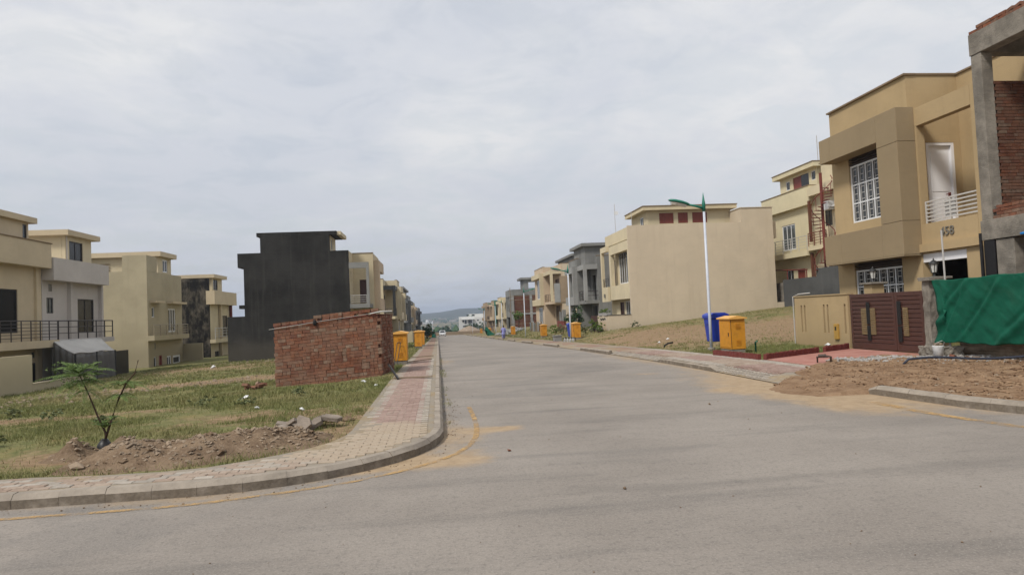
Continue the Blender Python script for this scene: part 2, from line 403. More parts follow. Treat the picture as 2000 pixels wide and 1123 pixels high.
def groundmat():
    t = NT('lot_ground'); s = t.attr('soil'); a = t.noise(.9, 8, .65); b = t.noise(7, 6, .65); f = t.noise(45, 5, .6); h = t.noise(.06, 5, .6)
    dirt = t.mix(t.ramp(b, .3, .72), (.19, .125, .072), (.33, .235, .145)); dirt = t.mix(t.math('MULTIPLY', t.ramp(f, .5, .8), .5), dirt, (.38, .30, .20))
    gr = t.mix(t.ramp(b, .3, .7), (.115, .128, .05), (.205, .19, .085)); gr = t.mix(t.ramp(a, .48, .72), gr, (.24, .19, .085))
    m = t.ramp(t.math('ADD', s, t.math('MULTIPLY', t.math('SUBTRACT', t.noise(1.5, 8, .72), .5), 1.3)), .30, .68)
    col = t.mix(m, gr, dirt)
    g = t.n('ShaderNodeNewGeometry'); sp = t.n('ShaderNodeSeparateXYZ'); t.l(g.outputs['Position'], sp.inputs[0])
    farm = t.ramp(sp.outputs[1], 230., 420.); fc = t.mix(t.ramp(h, .38, .62), (.10, .105, .045), (.26, .19, .12)); fc = t.mix(t.ramp(t.noise(.012, 6, .7), .5, .62), fc, (.05, .065, .03))
    col = t.mix(farm, col, fc)
    t.bump(t.math('ADD', b, t.math('MULTIPLY', f, .6)), .7, .04); return t.fin(col, .97, .1)
M['ground'] = groundmat()
soil = np.full(GX.shape, .22)
def blob(cx, cy, rx, ry, a): return a*np.exp(-(((GX-cx)/rx)**2+((GY-cy)/ry)**2))
soil += blob(-8, 15.2, 3.2, .9, .55)+blob(-12, 18, 3, 1.2, .5)+blob(-10, 27, 4.5, 1.8, .45)+blob(-6.5, 26, 3, 1.6, .5)+blob(-3.2, 12.6, 1.5, 1.1, .5)+blob(-3.5, 9.6, 2.2, .9, .9)+blob(-1.6, 11.5, .5, 1.4, .4)
soil += blob(-14, 40, 7, 5, .4)+blob(-9, 45, 4, 2, .4)-blob(-6, 17.5, 4, 2.0, .2)
soil += np.where((GX > 9) & (GY > 24), .2, 0)+blob(16, 34, 7, 5, .55)+blob(20, 30, 8, 4, .45)+blob(12.5, 40, 3.5, 5, .35)-blob(10.5, 21.5, 2, 2, .3)
soil = np.where(GX < -26, .35, soil); soil = np.where((GX > 3.5) & (GY < 17.5), .95, soil)
soil += np.where(GY > 190, .2, 0)
terrain = gridmesh('ground', GX, GY, GZ, 'ground', kind='structure'); setattr_v(terrain, 'soil', soil)

# ------------------------------------------------------------------ asphalt
def asphalt():
    t = NT('dusty_asphalt'); d = t.attr('dust'); a = t.noise(.35, 6, .6); s = t.noise(1.2, 6, .62, (.16, 1.1, 1)); f = t.noise(26, 5, .75); p = t.noise(55, 3, .6)
    col = t.mix(t.ramp(a, .3, .7), (.228, .201, .175), (.295, .262, .229)); col = t.mix(t.math('MULTIPLY', t.ramp(s, .5, .72), .55), col, (.135, .124, .113)); k7 = t.noise(7, 6, .72); col = t.mix(t.math('MULTIPLY', t.ramp(k7, .5, .72), .35), col, (.12, .11, .10)); pa = t.noise(.16, 4, .5, (1, 1.8, 1), 1.2); col = t.mix(t.math('MULTIPLY', t.ramp(pa, .54, .6), .35), col, (.15, .14, .13))
    s2 = t.noise(.8, 5, .6, (1.5, .12, 1)); col = t.mix(t.math('MULTIPLY', t.ramp(s2, .55, .75), .3), col, (.29, .255, .22))
    col = t.mix(t.math('MULTIPLY', t.ramp(f, .48, .68), .5), col, (.11, .10, .09)); col = t.mix(t.math('MULTIPLY', t.ramp(p, .5, .68), .4), col, (.38, .35, .31))
    col = t.mix(t.math('MULTIPLY', t.ramp(t.math('ADD', t.attr('dark'), t.math('MULTIPLY', t.math('SUBTRACT', k7, .5), .9)), .15, .8), .32), col, (.14, .128, .115))
    m = t.ramp(t.math('ADD', d, t.math('MULTIPLY', t.math('SUBTRACT', t.noise(2.4, 8, .7, (1, .8, 1)), .5), .8)), .3, .75)
    dust = t.mix(t.ramp(t.noise(5, 6, .6), .3, .7), (.33, .235, .14), (.42, .31, .195)); dust = t.mix(t.math('MULTIPLY', t.ramp(f, .5, .75), .4), dust, (.2, .15, .1))
    col = t.mix(t.math('MULTIPLY', m, .88), col, dust)
    t.bump(t.math('ADD', f, t.math('MULTIPLY', p, .7)), .55, .008); return t.fin(col, .9, .25)
M['asphalt'] = asphalt()
rx = uniq(np.arange(-14, 15.1, .2), [-60, -40, -25, -18, 19, 26, 40, 60]); ry = uniq(np.arange(-9, 2, 1.), np.arange(2, 30, .2), np.arange(30, 70, .6), np.arange(70, 205, 3.))
RX, RY = np.meshgrid(rx, ry); keep = (RY <= 13.0) | ((RX > -1.01) & (RX < 9.01))
RZ = np.where(RY > 10, zr(RY), 0)+.0-.012*np.abs((RX-3.5)/3.5).clip(0, 1.3)**2*sstep(10, 16, RY)
dl = RX-xl(RY); dl = np.where(RY < 7.3, 99, dl); dc = np.hypot(RX-KX, RY-KY)-2.65
dleft = np.where((RX > KX) & (RY < KY), dc, np.where(RX <= KX, 7.3-RY, RX-.03)); dright = xrr(RY)-RX
dust = .46*np.exp(-np.maximum(dleft, 0)/.22)+.5*np.exp(-np.maximum(dright, 0)/.5)*sstep(6, 8, RY)
def rb(cx, cy, sx, sy, a): return a*np.exp(-(((RX-cx)/sx)**2+((RY-cy)/sy)**2))
dust += rb(7.0, 12.6, 1.3, 2.2, .75)+rb(6.2, 15, 1.6, 3.5, .35)+rb(6.6, 10.2, .8, 1.6, .45)+rb(5.8, 13.2, .5, .35, .4)+rb(.95, 10.3, .42, .3, .75)+rb(-.2, 8.2, 1.0, .5, .75)+rb(.4, 9.8, .4, 1.4, .5)+rb(5.2, 17.5, .5, .35, .4)+rb(-2.2, 7.1, 1.6, .22, .35)+rb(.5, 29, .5, 3, .4)+rb(6.5, 24, .6, 5, .3)
dark = .9*np.exp(-((RY-6.35-.5*(fbm(RX*.5, RY*.1, 3, 61)-.5))/.16)**2)*sstep(.3, 1.6, RX)*(.3+fbm(RX*1.2, RY*1.2, 3, 7))
for jy, a_ in ((20.3, .7), (33.5, .8), (13.4, .35)): dark += a_*np.exp(-((RY-jy-.5*(fbm(RX*.7, RY*.05, 3, 3)-.5))/(.16 if jy < 30 else .4))**2)*(.3+fbm(RX*1.1, RY, 3, 17))
dark += rb(3.0, 24, 1.2, 5, .35)+rb(2.2, 9, .9, 3, .2)+rb(5.1, 8, .8, 3.5, .22)
RZ = np.where(dright < -1.2, RZ-.06, RZ)
i = np.arange(RX.size).reshape(RX.shape); q = keep[:-1, :-1] & keep[:-1, 1:] & keep[1:, 1:] & keep[1:, :-1]
F = np.stack([i[:-1, :-1], i[:-1, 1:], i[1:, 1:], i[1:, :-1]], -1)[q]
road = bigmesh('road', np.stack([RX, RY, RZ], -1).reshape(-1, 3), F, 'asphalt', smooth=True, kind='structure'); setattr_v(road, 'dust', dust); setattr_v(road, 'dark', dark)

def ribbon(name, pts, w0, w1, zf, mat, **k):
    # flat strip that follows a polyline; each pt (x, y)
    P = np.array(pts, float); d = np.gradient(P, axis=0); d /= np.linalg.norm(d, axis=1)[:, None]; nrm = np.stack([d[:, 1], -d[:, 0]], 1)
    m = len(P); ts = np.linspace(w0, w1, 4); V = np.zeros((m, 4, 3))
    for j, t in enumerate(ts): V[:, j, :2] = P+nrm*t; V[:, j, 2] = zf(V[:, j, 0], V[:, j, 1])
    ii = np.arange(m*4).reshape(m, 4); F = np.stack([ii[:-1, :-1], ii[:-1, 1:], ii[1:, 1:], ii[1:, :-1]], -1).reshape(-1, 4)
    return bigmesh(name, V.reshape(-1, 3), F, mat, **k)
def paintmat():
    t = NT('worn_yellow_paint'); a = t.noise(3.0, 8, .72); f = t.noise(30, 5, .7); g = t.n('ShaderNodeNewGeometry')
    w = t.ramp(t.math('ADD', t.math('MULTIPLY', a, .65), t.math('MULTIPLY', f, .35)), .38, .60)
    t.fin(t.mix(t.ramp(f, .3, .7), (.45, .28, .11), (.50, .34, .17)), .85, .2)
    tr = t.n('ShaderNodeBsdfTransparent'); mx = t.n('ShaderNodeMixShader'); t.l(t.math('MULTIPLY', w, t.attr('wear')), mx.inputs[0]); t.l(t.b.outputs[0], mx.inputs[1]); t.l(tr.outputs[0], mx.inputs[2]); t.l(mx.outputs[0], t.o.inputs[0])
    return t.m
M['ypaint'] = paintmat()
yl = [(-12+.25*k, 6.93) for k in range(34)]+[(-3.4, 6.93), (-2.76, 6.95), (-2.32, 7.0), (-1.6, 7.2), (-1.0, 7.45), (-.5, 7.8), (-.1, 8.2), (.17, 8.6), (.36, 9.1), (.47, 9.7), (.52, 10.3), (.54, 11), (.54, 11.6), (.53, 12.3), (.52, 12.95)]
def smooth_line(p, n):
    p = np.array(p); s = np.r_[0, np.cumsum(np.linalg.norm(np.diff(p, axis=0), axis=1))]; u = np.linspace(0, s[-1], n)
    return np.stack([np.interp(u, s, p[:, 0]), np.interp(u, s, p[:, 1])], 1)
yl = smooth_line(yl, 200); zf = lambda x, y: np.where(y > 10, zr(y), 0)+.006
for ln, a, b, wr, lab in ((yl, -.038, .042, 1.0, 'worn yellow edge line curving round the left street corner'),
        (smooth_line([(7.07, 10.6), (7.04, 9.6), (7.1, 8.9), (7.25, 8.0), (7.8, 7.0), (9, 6.2), (12, 5.9)], 60), -.085, .085, 1.0, 'faded yellow edge line below the right kerb')):
    o = ribbon('road_marking', ln, a, b, zf, 'ypaint', kind='structure'); setattr_v(o, 'wear', np.full(len(o.data.vertices), wr))

# ------------------------------------------------------------------ footpaths, kerbs, pavers
def pavermat(name, c1, c2, sand=True):
    t = NT(name); r = t.rnd(); a = t.noise(16, 5, .65); b = t.noise(1.3, 6, .65)
    col = t.mix(r, c1, c2); col = t.mix(t.math('MULTIPLY', t.ramp(a, .45, .7), .5), col, tint(c1, .55))
    g = t.n('ShaderNodeNewGeometry'); vd = t.n('ShaderNodeVectorMath', operation='DISTANCE'); t.l(g.outputs['Position'], vd.inputs[0]); vd.inputs[1].default_value = (-.95, 9.2, .1)
    near = t.ramp(vd.outputs['Value'], 2.1, .5)
    m = t.ramp(t.math('ADD', t.math('MULTIPLY', near, .58), t.math('MULTIPLY', b, .9)), .50, .85)
    col = t.mix(t.math('MULTIPLY', m, .85), col, t.mix(t.ramp(a, .3, .7), (.33, .265, .195), (.42, .345, .26)))
    t.bump(a, .4, .006); return t.fin(col, .93, .15)
M['pgrey'] = pavermat('grey_paver', (.31, .275, .235), (.42, .375, .32)); M['pred'] = pavermat('red_paver', (.27, .185, .155), (.36, .265, .225))
M['pmix'] = pavermat('brown_paver', (.30, .225, .175), (.38, .31, .25)); M['sand'] = pavermat('sandy_bedding', (.25, .20, .145), (.25, .20, .145))
pairs = [((x, 7.44), (x, 8.12)) for x in (-14, -10, -7, -5.5, -4.5)]+[((-3.7, 7.44), (-3.7, 8.0)), ((-3.1, 7.44), (-3.1, 7.98)), ((-2.62, 7.44), (-2.65, 8.05))]
for a, bk in ((-72, (-2.3, 8.27)), (-56, (-1.98, 8.52)), (-42, (-1.68, 8.82)), (-28, (-1.45, 9.2)), (-14, (-1.32, 9.62)), (0, (-1.28, 10.1))):
    pairs.append(((KX+2.51*math.cos(R(a)), KY+2.51*math.sin(R(a))), bk))
pairs += [((-.11, y), (-1.28, y)) for y in [11, 12, 14, 16, 18, 20, 22, 25, 28, 32, 36, 42, 50, 60, 75, 95, 120, 150, 190]]
V = []; nt_ = 5
for (ax, ay), (bx, by) in pairs:
    for j in range(nt_):
        t = j/(nt_-1); x, y = ax+(bx-ax)*t, ay+(by-ay)*t; V.append((x, y, float(zr(y) if y > 10 else 0)+.128+.012*t))
m = len(pairs); ii = np.arange(m*nt_).reshape(m, nt_); F = np.stack([ii[:-1, :-1], ii[1:, :-1], ii[1:, 1:], ii[:-1, 1:]], -1).reshape(-1, 4)[:, ::-1]
def lpmat():
    t = NT('far_left_paving'); g = t.n('ShaderNodeNewGeometry'); sp_ = t.n('ShaderNodeSeparateXYZ'); t.l(g.outputs['Position'], sp_.inputs[0])
    mid = t.math('MULTIPLY', t.ramp(sp_.outputs[0], -1.04, -1.0), t.ramp(sp_.outputs[0], -.32, -.36)); far_ = t.ramp(sp_.outputs[1], 26., 29.); n = t.noise(1.1, 7, .68); f = t.noise(14, 5, .6)
    col = t.mix(t.math('MULTIPLY', mid, far_), (.27, .235, .19), (.25, .165, .135)); col = t.mix(t.ramp(n, .45, .65), col, t.mix(t.ramp(f, .35, .65), (.25, .19, .12), (.33, .265, .175)))
    t.bump(f, .4, .02); return t.fin(col, .95, .1)
M['lpath'] = lpmat(); lpath = bigmesh('footpath', np.array(V), F, 'lpath', smooth=True, kind='structure')
poly = np.array([p[0] for p in pairs]+[p[1] for p in pairs][::-1])
def inpoly(x, y, P):
    c = np.zeros(np.shape(x), bool); j = len(P)-1
    for i in range(len(P)):
        xi, yi = P[i]; xj, yj = P[j]
        with np.errstate(divide='ignore', invalid='ignore'): k = ((yi > y) != (yj > y)) & (x < (xj-xi)*(y-yi)/(yj-yi+1e-12)+xi)
        c ^= k; j = i
    return c
PL, PWD, PH = .2, .1, .05
def paver_mesh():
    b = MB(); e = .006; l, w = PL/2-.003, PWD/2-.003
    b.add([(-l, -w, 0), (l, -w, 0), (l, w, 0), (-l, w, 0), (-l, -w, PH-e), (l, -w, PH-e), (l, w, PH-e), (-l, w, PH-e), (-l+e, -w+e, PH), (l-e, -w+e, PH), (l-e, w-e, PH), (-l+e, w-e, PH)],
          [(0, 1, 5, 4), (1, 2, 6, 5), (2, 3, 7, 6), (3, 0, 4, 7), (4, 5, 9, 8), (5, 6, 10, 9), (6, 7, 11, 10), (7, 4, 8, 11), (8, 9, 10, 11)])
    return b
PB = paver_mesh(); PMESH = {}
for k in ('pgrey', 'pred', 'pmix'):
    me = bpy.data.meshes.new('paver'); me.from_pydata(PB.v, [], PB.f); me.materials.append(M[k]); PMESH[k] = me
pv = []
for r in range(int((29-7.4)/PWD)):
    y = 7.46+r*PWD
    for c in range(48):
        x = -8.2+c*PL*1.0+(r % 2)*PL/2
        if x > 0: break
        cs = [(x-.098, y-.048), (x+.098, y-.048), (x+.098, y+.048), (x-.098, y+.048)]
        if all(inpoly(np.array(a), np.array(b), poly) for a, b in cs):
            k = 'pmix' if y < 9.9 else ('pred' if -1.0 < x < -.34 else 'pgrey')
            if y < 9.9 and random.random() < .22: k = 'pgrey'
            pv.append((x, y, k))
def paver_z(x, y): return float(zr(y) if y > 10 else 0)+.128-PH+.012+random.uniform(-.004, .004)
vis = sorted([p for p in pv if p[0]/p[1] > -.64], key=lambda p: p[0]**2+p[1]**2)
ind = vis[:295]; rest = [p for p in pv if p not in set(ind)]
for x, y, k in ind:
    o = link('paver', PMESH[k], lpath, (x, y, paver_z(x, y))); o.rotation_euler = (random.gauss(0, .012), random.gauss(0, .012), random.gauss(0, .012))
def paver_stuff(lst, mat, parent, name='paver_field'):
    pvv = np.array(PB.v); pf = np.array(PB.f); n = len(lst)
    if not n: return
    P = np.array([(x, y, paver_z(x, y)) for x, y, k in lst]); V = (pvv[None]+P[:, None]); V[:, :, 2] += RNG.normal(0, .002, (n, len(pvv)))
    F = (pf[None]+(np.arange(n)*len(pvv))[:, None, None]).reshape(-1, 4); bigmesh(name, V.reshape(-1, 3), F, mat, parent, kind='stuff')
for k in PMESH: paver_stuff([p for p in rest if p[2] == k], k, lpath)

# kerbs
def stone_mesh(L, h=.14, w=.14, slope=0):
    b = MB(); pr = [(0, -.12), (.006, h-.05), (.05, h), (w, h+.004), (w, -.12)]
    n = len(pr); x0, x1 = -L/2, L/2
    lo = [(y, min(z, .02) if slope else z) for y, z in pr]
    b.add([(x0, y, z) for y, z in (lo if slope == 1 else pr)]+[(x1, y, z) for y, z in (lo if slope == 2 else pr)], [tuple(range(n)), tuple(range(n, 2*n))[::-1]]+[(i, i+n, (i+1) % n+n, (i+1) % n) for i in range(n)])
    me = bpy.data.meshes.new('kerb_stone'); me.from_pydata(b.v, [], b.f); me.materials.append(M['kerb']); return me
def along(pts, step):
    p = np.array(pts); s = np.r_[0, np.cumsum(np.linalg.norm(np.diff(p, axis=0), axis=1))]; n = max(1, int(round(s[-1]/step)))
    u = np.linspace(0, s[-1], n+1); q = np.stack([np.interp(u, s, p[:, 0]), np.interp(u, s, p[:, 1])], 1); return q
def lay_kerb(parent, q, mesh, rev=False):
    for k, (a, b) in enumerate(zip(q[:-1], q[1:])):
        c = (a+b)/2; d = b-a; o = link('kerb_stone', mesh, parent, (c[0], c[1], float(zr(c[1]) if c[1] > 10 else 0)+random.uniform(-.006, .004)))
        o.rotation_euler = (random.gauss(0, .012), 0, math.atan2(d[1], d[0])+random.gauss(0, .008))
        o.scale = (np.linalg.norm(d)/.374, 1, 1)
SM = stone_mesh(.3705, .14)
left_line = [(x, 7.3) for x in np.linspace(-9.5, KX, 30)]+[(KX+2.65*math.cos(R(a)), KY+2.65*math.sin(R(a))) for a in np.linspace(-88, 0, 30)]+[(.03, 11), (.03, 15), (.03, 19), (.03, 23)]
lk = thing('kerb', None, None, (0, 10, 0)); lk['kind'] = 'structure'
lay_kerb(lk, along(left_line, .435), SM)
def kerb_run(x, ys, side, name='kerb_run', par=None):
    b = MB()
    for y0, y1 in ys:
        n = max(1, int((y1-y0)/3)); yy = np.linspace(y0, y1, n+1)
        for a, c in zip(yy[:-1], yy[1:]):
            za, zb = float(zr(a)), float(zr(c)); g = .006
            pr = [(0, -.12), (0, .11), (.035*side, .15), (.14*side, .15), (.14*side, -.12)]
            ea = .16 if (a == y0 and side > 0) else 0; m_ = len(pr)
            b.add([(x+px, a+g, za+pz) for px, pz in pr]+[(x+px, c-g, zb+pz) for px, pz in pr], [tuple(range(m_)), tuple(range(m_, 2*m_))[::-1]]+[(i, i+m_, (i+1) % m_+m_, (i+1) % m_) for i in range(m_)])
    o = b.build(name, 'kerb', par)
    return o
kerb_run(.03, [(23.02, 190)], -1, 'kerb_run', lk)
SEGS = [(16.9, 21.8), (28, 33.8), (40.5, 46), (52, 58), (64, 70), (75, 81), (88, 95), (101, 108), (114, 121), (128, 136), (144, 152), (160, 170)]
rk = thing('kerb', None, None, (7, 16, 0)); rk['kind'] = 'structure'
kerb_run(7.05, SEGS[1:], 1, 'kerb_run', rk)
SL = stone_mesh(.37, slope=1); SL2 = stone_mesh(.37, slope=2)
def right_seg(pts, step=.42, ends=True):
    q = along(pts, step)
    for k, (a, b) in enumerate(zip(q[:-1], q[1:])):
        c = (a+b)/2; d = b-a; end = ends and k in (0, len(q)-2)
        o = link('kerb_stone', (SL2 if k else SL) if end else SM, rk, (c[0], c[1], float(zr(c[1]) if c[1] > 10 else 0)+random.uniform(-.005, .004)))
        flip = end and k == len(q)-2
        o.rotation_euler = (0, 0, math.atan2(d[1], d[0])+(0 if not flip else 0)); s = np.linalg.norm(d)/.374
        o.scale = (s, 1, 1)
        # stones run towards the camera, so that local +y (the back) points away from the road
right_seg([(7.05, 21.8), (7.05, 16.9)][::-1] if False else [(7.05, 21.8), (7.05, 16.9)])
near_line = [(7.62, 11.75), (7.72, 10.7), (7.83, 9.6), (8.06, 8.8), (8.55, 8.0), (9.5, 7.2), (10.6, 6.75), (13, 6.5), (16, 6.5)]
q = along(near_line, .37)
for k, (a, b) in enumerate(zip(q[:-1], q[1:])):
    c = (a+b)/2; d = b-a; o = link('kerb_stone', SL if k == 0 else SM, rk, (c[0], c[1], random.uniform(-.004, .006))); o.rotation_euler = (random.gauss(0, .01), 0, math.atan2(d[1], d[0])); o.scale = (np.linalg.norm(d)/.374, 1, 1.12)
# right footpath
ys = uniq(np.arange(13.6, 60, .3), np.arange(60, 200, 2.)); xs = np.array([0, .12, .3, .6, 1.0, 1.4, 1.8])
def ramp_in(y):
    k = 0.
    for a, b in SEGS: k = np.maximum(k, sstep(a, a+.5, y)*sstep(b, b-.5, y))
    return k
X_ = 7.08+xs[None, :]+0*ys[:, None]; Y_ = ys[:, None]+0*X_; kk = ramp_in(ys)[:, None]; up = sstep(0, .6, xs)[None, :]
Z_ = zr(Y_)+.13*np.maximum(kk, up)+.006+.01*xs[None, :]-.4*sstep(.2, -.3, Y_-(13.1+(X_-7.0)*.98))
def rpmat():
    t = NT('dusty_footpath'); g = t.n('ShaderNodeNewGeometry'); sp_ = t.n('ShaderNodeSeparateXYZ'); t.l(g.outputs['Position'], sp_.inputs[0])
    blk = t.math('GREATER_THAN', t.math('FRACT', t.math('MULTIPLY', sp_.outputs[1], .16)), .35); mid = t.math('MULTIPLY', t.ramp(sp_.outputs[0], 7.45, 7.5), t.ramp(sp_.outputs[0], 8.5, 8.45))
    col = t.mix(t.math('MULTIPLY', t.math('MULTIPLY', blk, mid), .9), (.27, .235, .195), (.25, .15, .125)); n = t.noise(1.1, 7, .68); f = t.noise(14, 5, .6)
    col = t.mix(t.ramp(n, .42, .62), col, t.mix(t.ramp(f, .35, .65), (.25, .185, .115), (.34, .265, .165)))
    far_ = t.ramp(sp_.outputs[1], 40., 80.); col = t.mix(t.math('MULTIPLY', far_, t.ramp(n, .35, .55)), col, t.mix(t.ramp(t.noise(.5, 5, .6), .4, .6), (.13, .125, .05), (.26, .195, .115)))
    t.bump(f, .4, .02); return t.fin(col, .95, .1)
M['rpath'] = rpmat(); rpath = gridmesh('footpath', X_, Y_, Z_, 'rpath', kind='structure')
lst = []
for r in range(130):
    y = 14.6+r*PWD
    for c in range(9):
        x = 7.24+c*PL+(r % 2)*PL/2
        if x < 8.78 and y > 13.35+(x-7.0)*.98: lst.append((x, y, 'pred' if (7.5 < x < 8.45 and (r // 22) % 2 == 0) else 'pgrey' if not 7.5 < x < 8.45 else 'pmix'))
def rz_at(x, y): return float(zr(y))+.13*max(float(ramp_in(np.array([y]))[0]), float(sstep(0, .6, x-7.08)))+.006+.01*(x-7.08)
_old = paver_z
def paver_z(x, y): return rz_at(x, y)-PH+.014+random.uniform(-.003, .003)
for k in PMESH: paver_stuff([p for p in lst if p[2] == k], k, rpath)
paver_z = _old

# dirt verge in front of the unfinished house, spilling over the missing kerb
def dirtmat():
    t = NT('loose_brown_dirt'); b = t.noise(2.2, 7, .65); c = t.noise(11, 6, .7); f = t.noise(55, 4, .65)
    col = t.mix(t.ramp(b, .3, .7), (.205, .125, .075), (.335, .225, .14)); col = t.mix(t.math('MULTIPLY', t.ramp(c, .48, .75), .6), col, (.42, .29, .185)); col = t.mix(t.math('MULTIPLY', t.ramp(f, .55, .75), .45), col, (.10, .062, .04))
    t.bump(t.math('ADD', c, t.math('MULTIPLY', f, .6)), .8, .05); return t.fin(col, .97, .08)
M['dirt'] = dirtmat()
xs = np.arange(6.2, 16.2, .11); ys = np.arange(6.2, 17.8, .11); X_, Y_ = np.meshgrid(xs, ys); dk = X_-xrr(Y_)
gap = sstep(11.5, 12.1, Y_)
h = .135+.06*fbm(X_*.9, Y_*.9, 4, 31)*sstep(.1, 1.2, dk)+.05*np.exp(-((X_-10.2)/1.6)**2-((Y_-14.9)/1.2)**2)+(fbm(X_*4, Y_*4, 3, 5)-.5)*.06+(fbm(X_*9, Y_*9, 2, 25)-.5)*.045+(fbm(X_*1.7, Y_*1.7, 3, 15)-.5)*.10
edge = np.where(gap > 0, sstep(-1.2-.5*fbm(Y_*1.3, X_*0, 3, 2), .75, dk), 1.)
h = np.where(gap > 0, h*edge*1.0-.02*(1-edge)+.02*(fbm(X_*2.5, Y_*2.5, 3, 77)-.5)*edge, h)
h = np.where((gap <= 0) & (dk < .13), -.12, h)
drive = sstep(.0, .45, (Y_-(13.5+(X_-7.0)*.98))+.3*(fbm(X_*1.2, Y_*1.2, 3, 9)-.5)*2)*(X_ < 12.9)    # keeps the dirt off the path and the driveway
h = h-.25*drive; h = np.where(Y_ > 17.2, -.15, h)
gridmesh('dirt_verge', X_, Y_, h, 'dirt', kind='structure'); h_dirt = h

# red-washed driveway of the tan house
def drivemat():
    t = NT('red_washed_concrete'); a = t.noise(2, 7, .65); f = t.noise(30, 5, .65)
    col = t.mix(t.ramp(a, .3, .7), (.33, .14, .11), (.43, .225, .185)); col = t.mix(t.math('MULTIPLY', t.ramp(f, .5, .75), .35), col, (.40, .29, .23)); t.bump(f, .3, .005); return t.fin(col, .9, .2)
M['drive'] = drivemat()
MB().prism([(8.92, 15.75), (12.95, 16.75), (12.95, 20.3), (8.98, 18.02)], 'z', 0.0, .162).build('driveway', 'drive', kind='structure')
def edging(label, segs):
    e = thing('brick_edging', label, 'edging', (segs[0][0][0], segs[0][0][1], .12), 'red brick edgings of the tan house verge')
    eb = MB(); eb.box(-.052, .052, -.05, .05, 0, .2); me = None
    for a, b in segs:
        a = np.array(a); b = np.array(b); d = b-a; n = int(np.linalg.norm(d)/.112)
        for k in range(n):
            p = a+d*(k+.5)/n; z = float(ground(p[0], p[1]))-.02+random.uniform(-.008, .006)+(.018 if k % 2 else 0)
            if me is None:
                o = MB().add([(x, y, zz) for x, y, zz in eb.v], eb.f).build('brick', 'redbrick', e, local=True, bevel=.006); me = o.data
            else:
                o = link('brick', me, e)
            o.location = Vector((p[0], p[1], z))-WLOC[e]; WLOC[o] = Vector((p[0], p[1], z)); o.rotation_euler = (random.gauss(0, .03), random.gauss(0, .03), math.atan2(d[1], d[0])+random.gauss(0, .03))
edging('long red brick edging turning from the footpath to the tan house gate', [((8.72, 21.0), (8.78, 18.05)), ((8.92, 18.02), (11.3, 19.44))])
edging('short red brick edging running up to the brown gate post', [((11.62, 19.62), (12.8, 20.28))])

# ------------------------------------------------------------------ house parts
def bx(ax, p0, p1, u0, u1, z0, z1, mb):
    if ax == 'x': mb.box(p0, p1, u0, u1, z0, z1)
    else: mb.box(u0, u1, p0, p1, z0, z1)
def window(par, ax, pl, inn, u0, u1, z0, z1, nx=2, nz=1, fm='wframe', gm='glass', fw=.055, dep=.07, pane=True, name='window', bars=None):
    """a framed window in the plane ax = pl; inn = +1/-1 is the way indoors"""
    f = MB(); a, b = pl, pl+inn*dep; mw = fw*.75
    bx(ax, a, b, u0, u1, z0, z0+fw, f); bx(ax, a, b, u0, u1, z1-fw, z1, f); bx(ax, a, b, u0, u0+fw, z0+fw, z1-fw, f); bx(ax, a, b, u1-fw, u1, z0+fw, z1-fw, f)
    us = np.linspace(u0+fw/2, u1-fw/2, nx+1); zs = np.linspace(z0+fw/2, z1-fw/2, nz+1); e = inn*.008
    for u in us[1:-1]: bx(ax, a+e, b-e, u-mw/2, u+mw/2, z0+fw, z1-fw, f)
    for z in zs[1:-1]: bx(ax, a+2*e, b-2*e, u0+fw, u1-fw, z-mw/2, z+mw/2, f)
    w = f.build(name, fm, par)
    for i in range(nx):
        for j in range(nz):
            g = MB(); bx(ax, a+inn*dep*.45, a+inn*dep*.62, us[i]+mw*.3, us[i+1]-mw*.3, zs[j]+mw*.3, zs[j+1]-mw*.3, g); g.build('pane', gm, w)
    if bars:
        for k in range(bars):
            g = MB(); u = us[0]+(us[-1]-us[0])*(k+.5)/bars
            for zz in np.linspace(z0+.15, z1-.15, 9): bx(ax, a+inn*.016, a+inn*.028, u-.09, u+.09, zz-.011, zz+.011, g)
            bx(ax, a+inn*.014, a+inn*.027, u-.10, u-.085, z0+.07, z1-.07, g); bx(ax, a+inn*.014, a+inn*.027, u+.085, u+.10, z0+.07, z1-.07, g)
            g.build('security_grille', 'steel', w)
    return w
def door(par, ax, pl, inn, u0, u1, z0, z1, dm='maroon', fm=None, fw=.08, handle=True, name='door'):
    d = MB(); bx(ax, pl+inn*.05, pl+inn*.10, u0+fw, u1-fw, z0, z1-fw, d)
    for zz in (z0+.2, (z0+z1)/2+.05): bx(ax, pl+inn*.038, pl+inn*.05, u0+fw+.1, u1-fw-.1, zz, zz+(z1-z0)/2-.35, d)
    o = d.build(name, dm, par); f = MB()
    bx(ax, pl-inn*.02, pl+inn*.12, u0, u0+fw, z0, z1, f); bx(ax, pl-inn*.02, pl+inn*.12, u1-fw, u1, z0, z1, f); bx(ax, pl-inn*.02, pl+inn*.12, u0+fw, u1-fw, z1-fw, z1, f)
    f.build('frame', fm or dm, o)
    if handle:
        h = MB(); zc = z0+(z1-z0)*.48; bx(ax, pl-inn*.02, pl+inn*.05, u1-fw-.14, u1-fw-.10, zc-.09, zc+.07, h); bx(ax, pl-inn*.03, pl-inn*.01, u1-fw-.26, u1-fw-.11, zc, zc+.025, h); h.build('handle', 'rust', o)
    return o
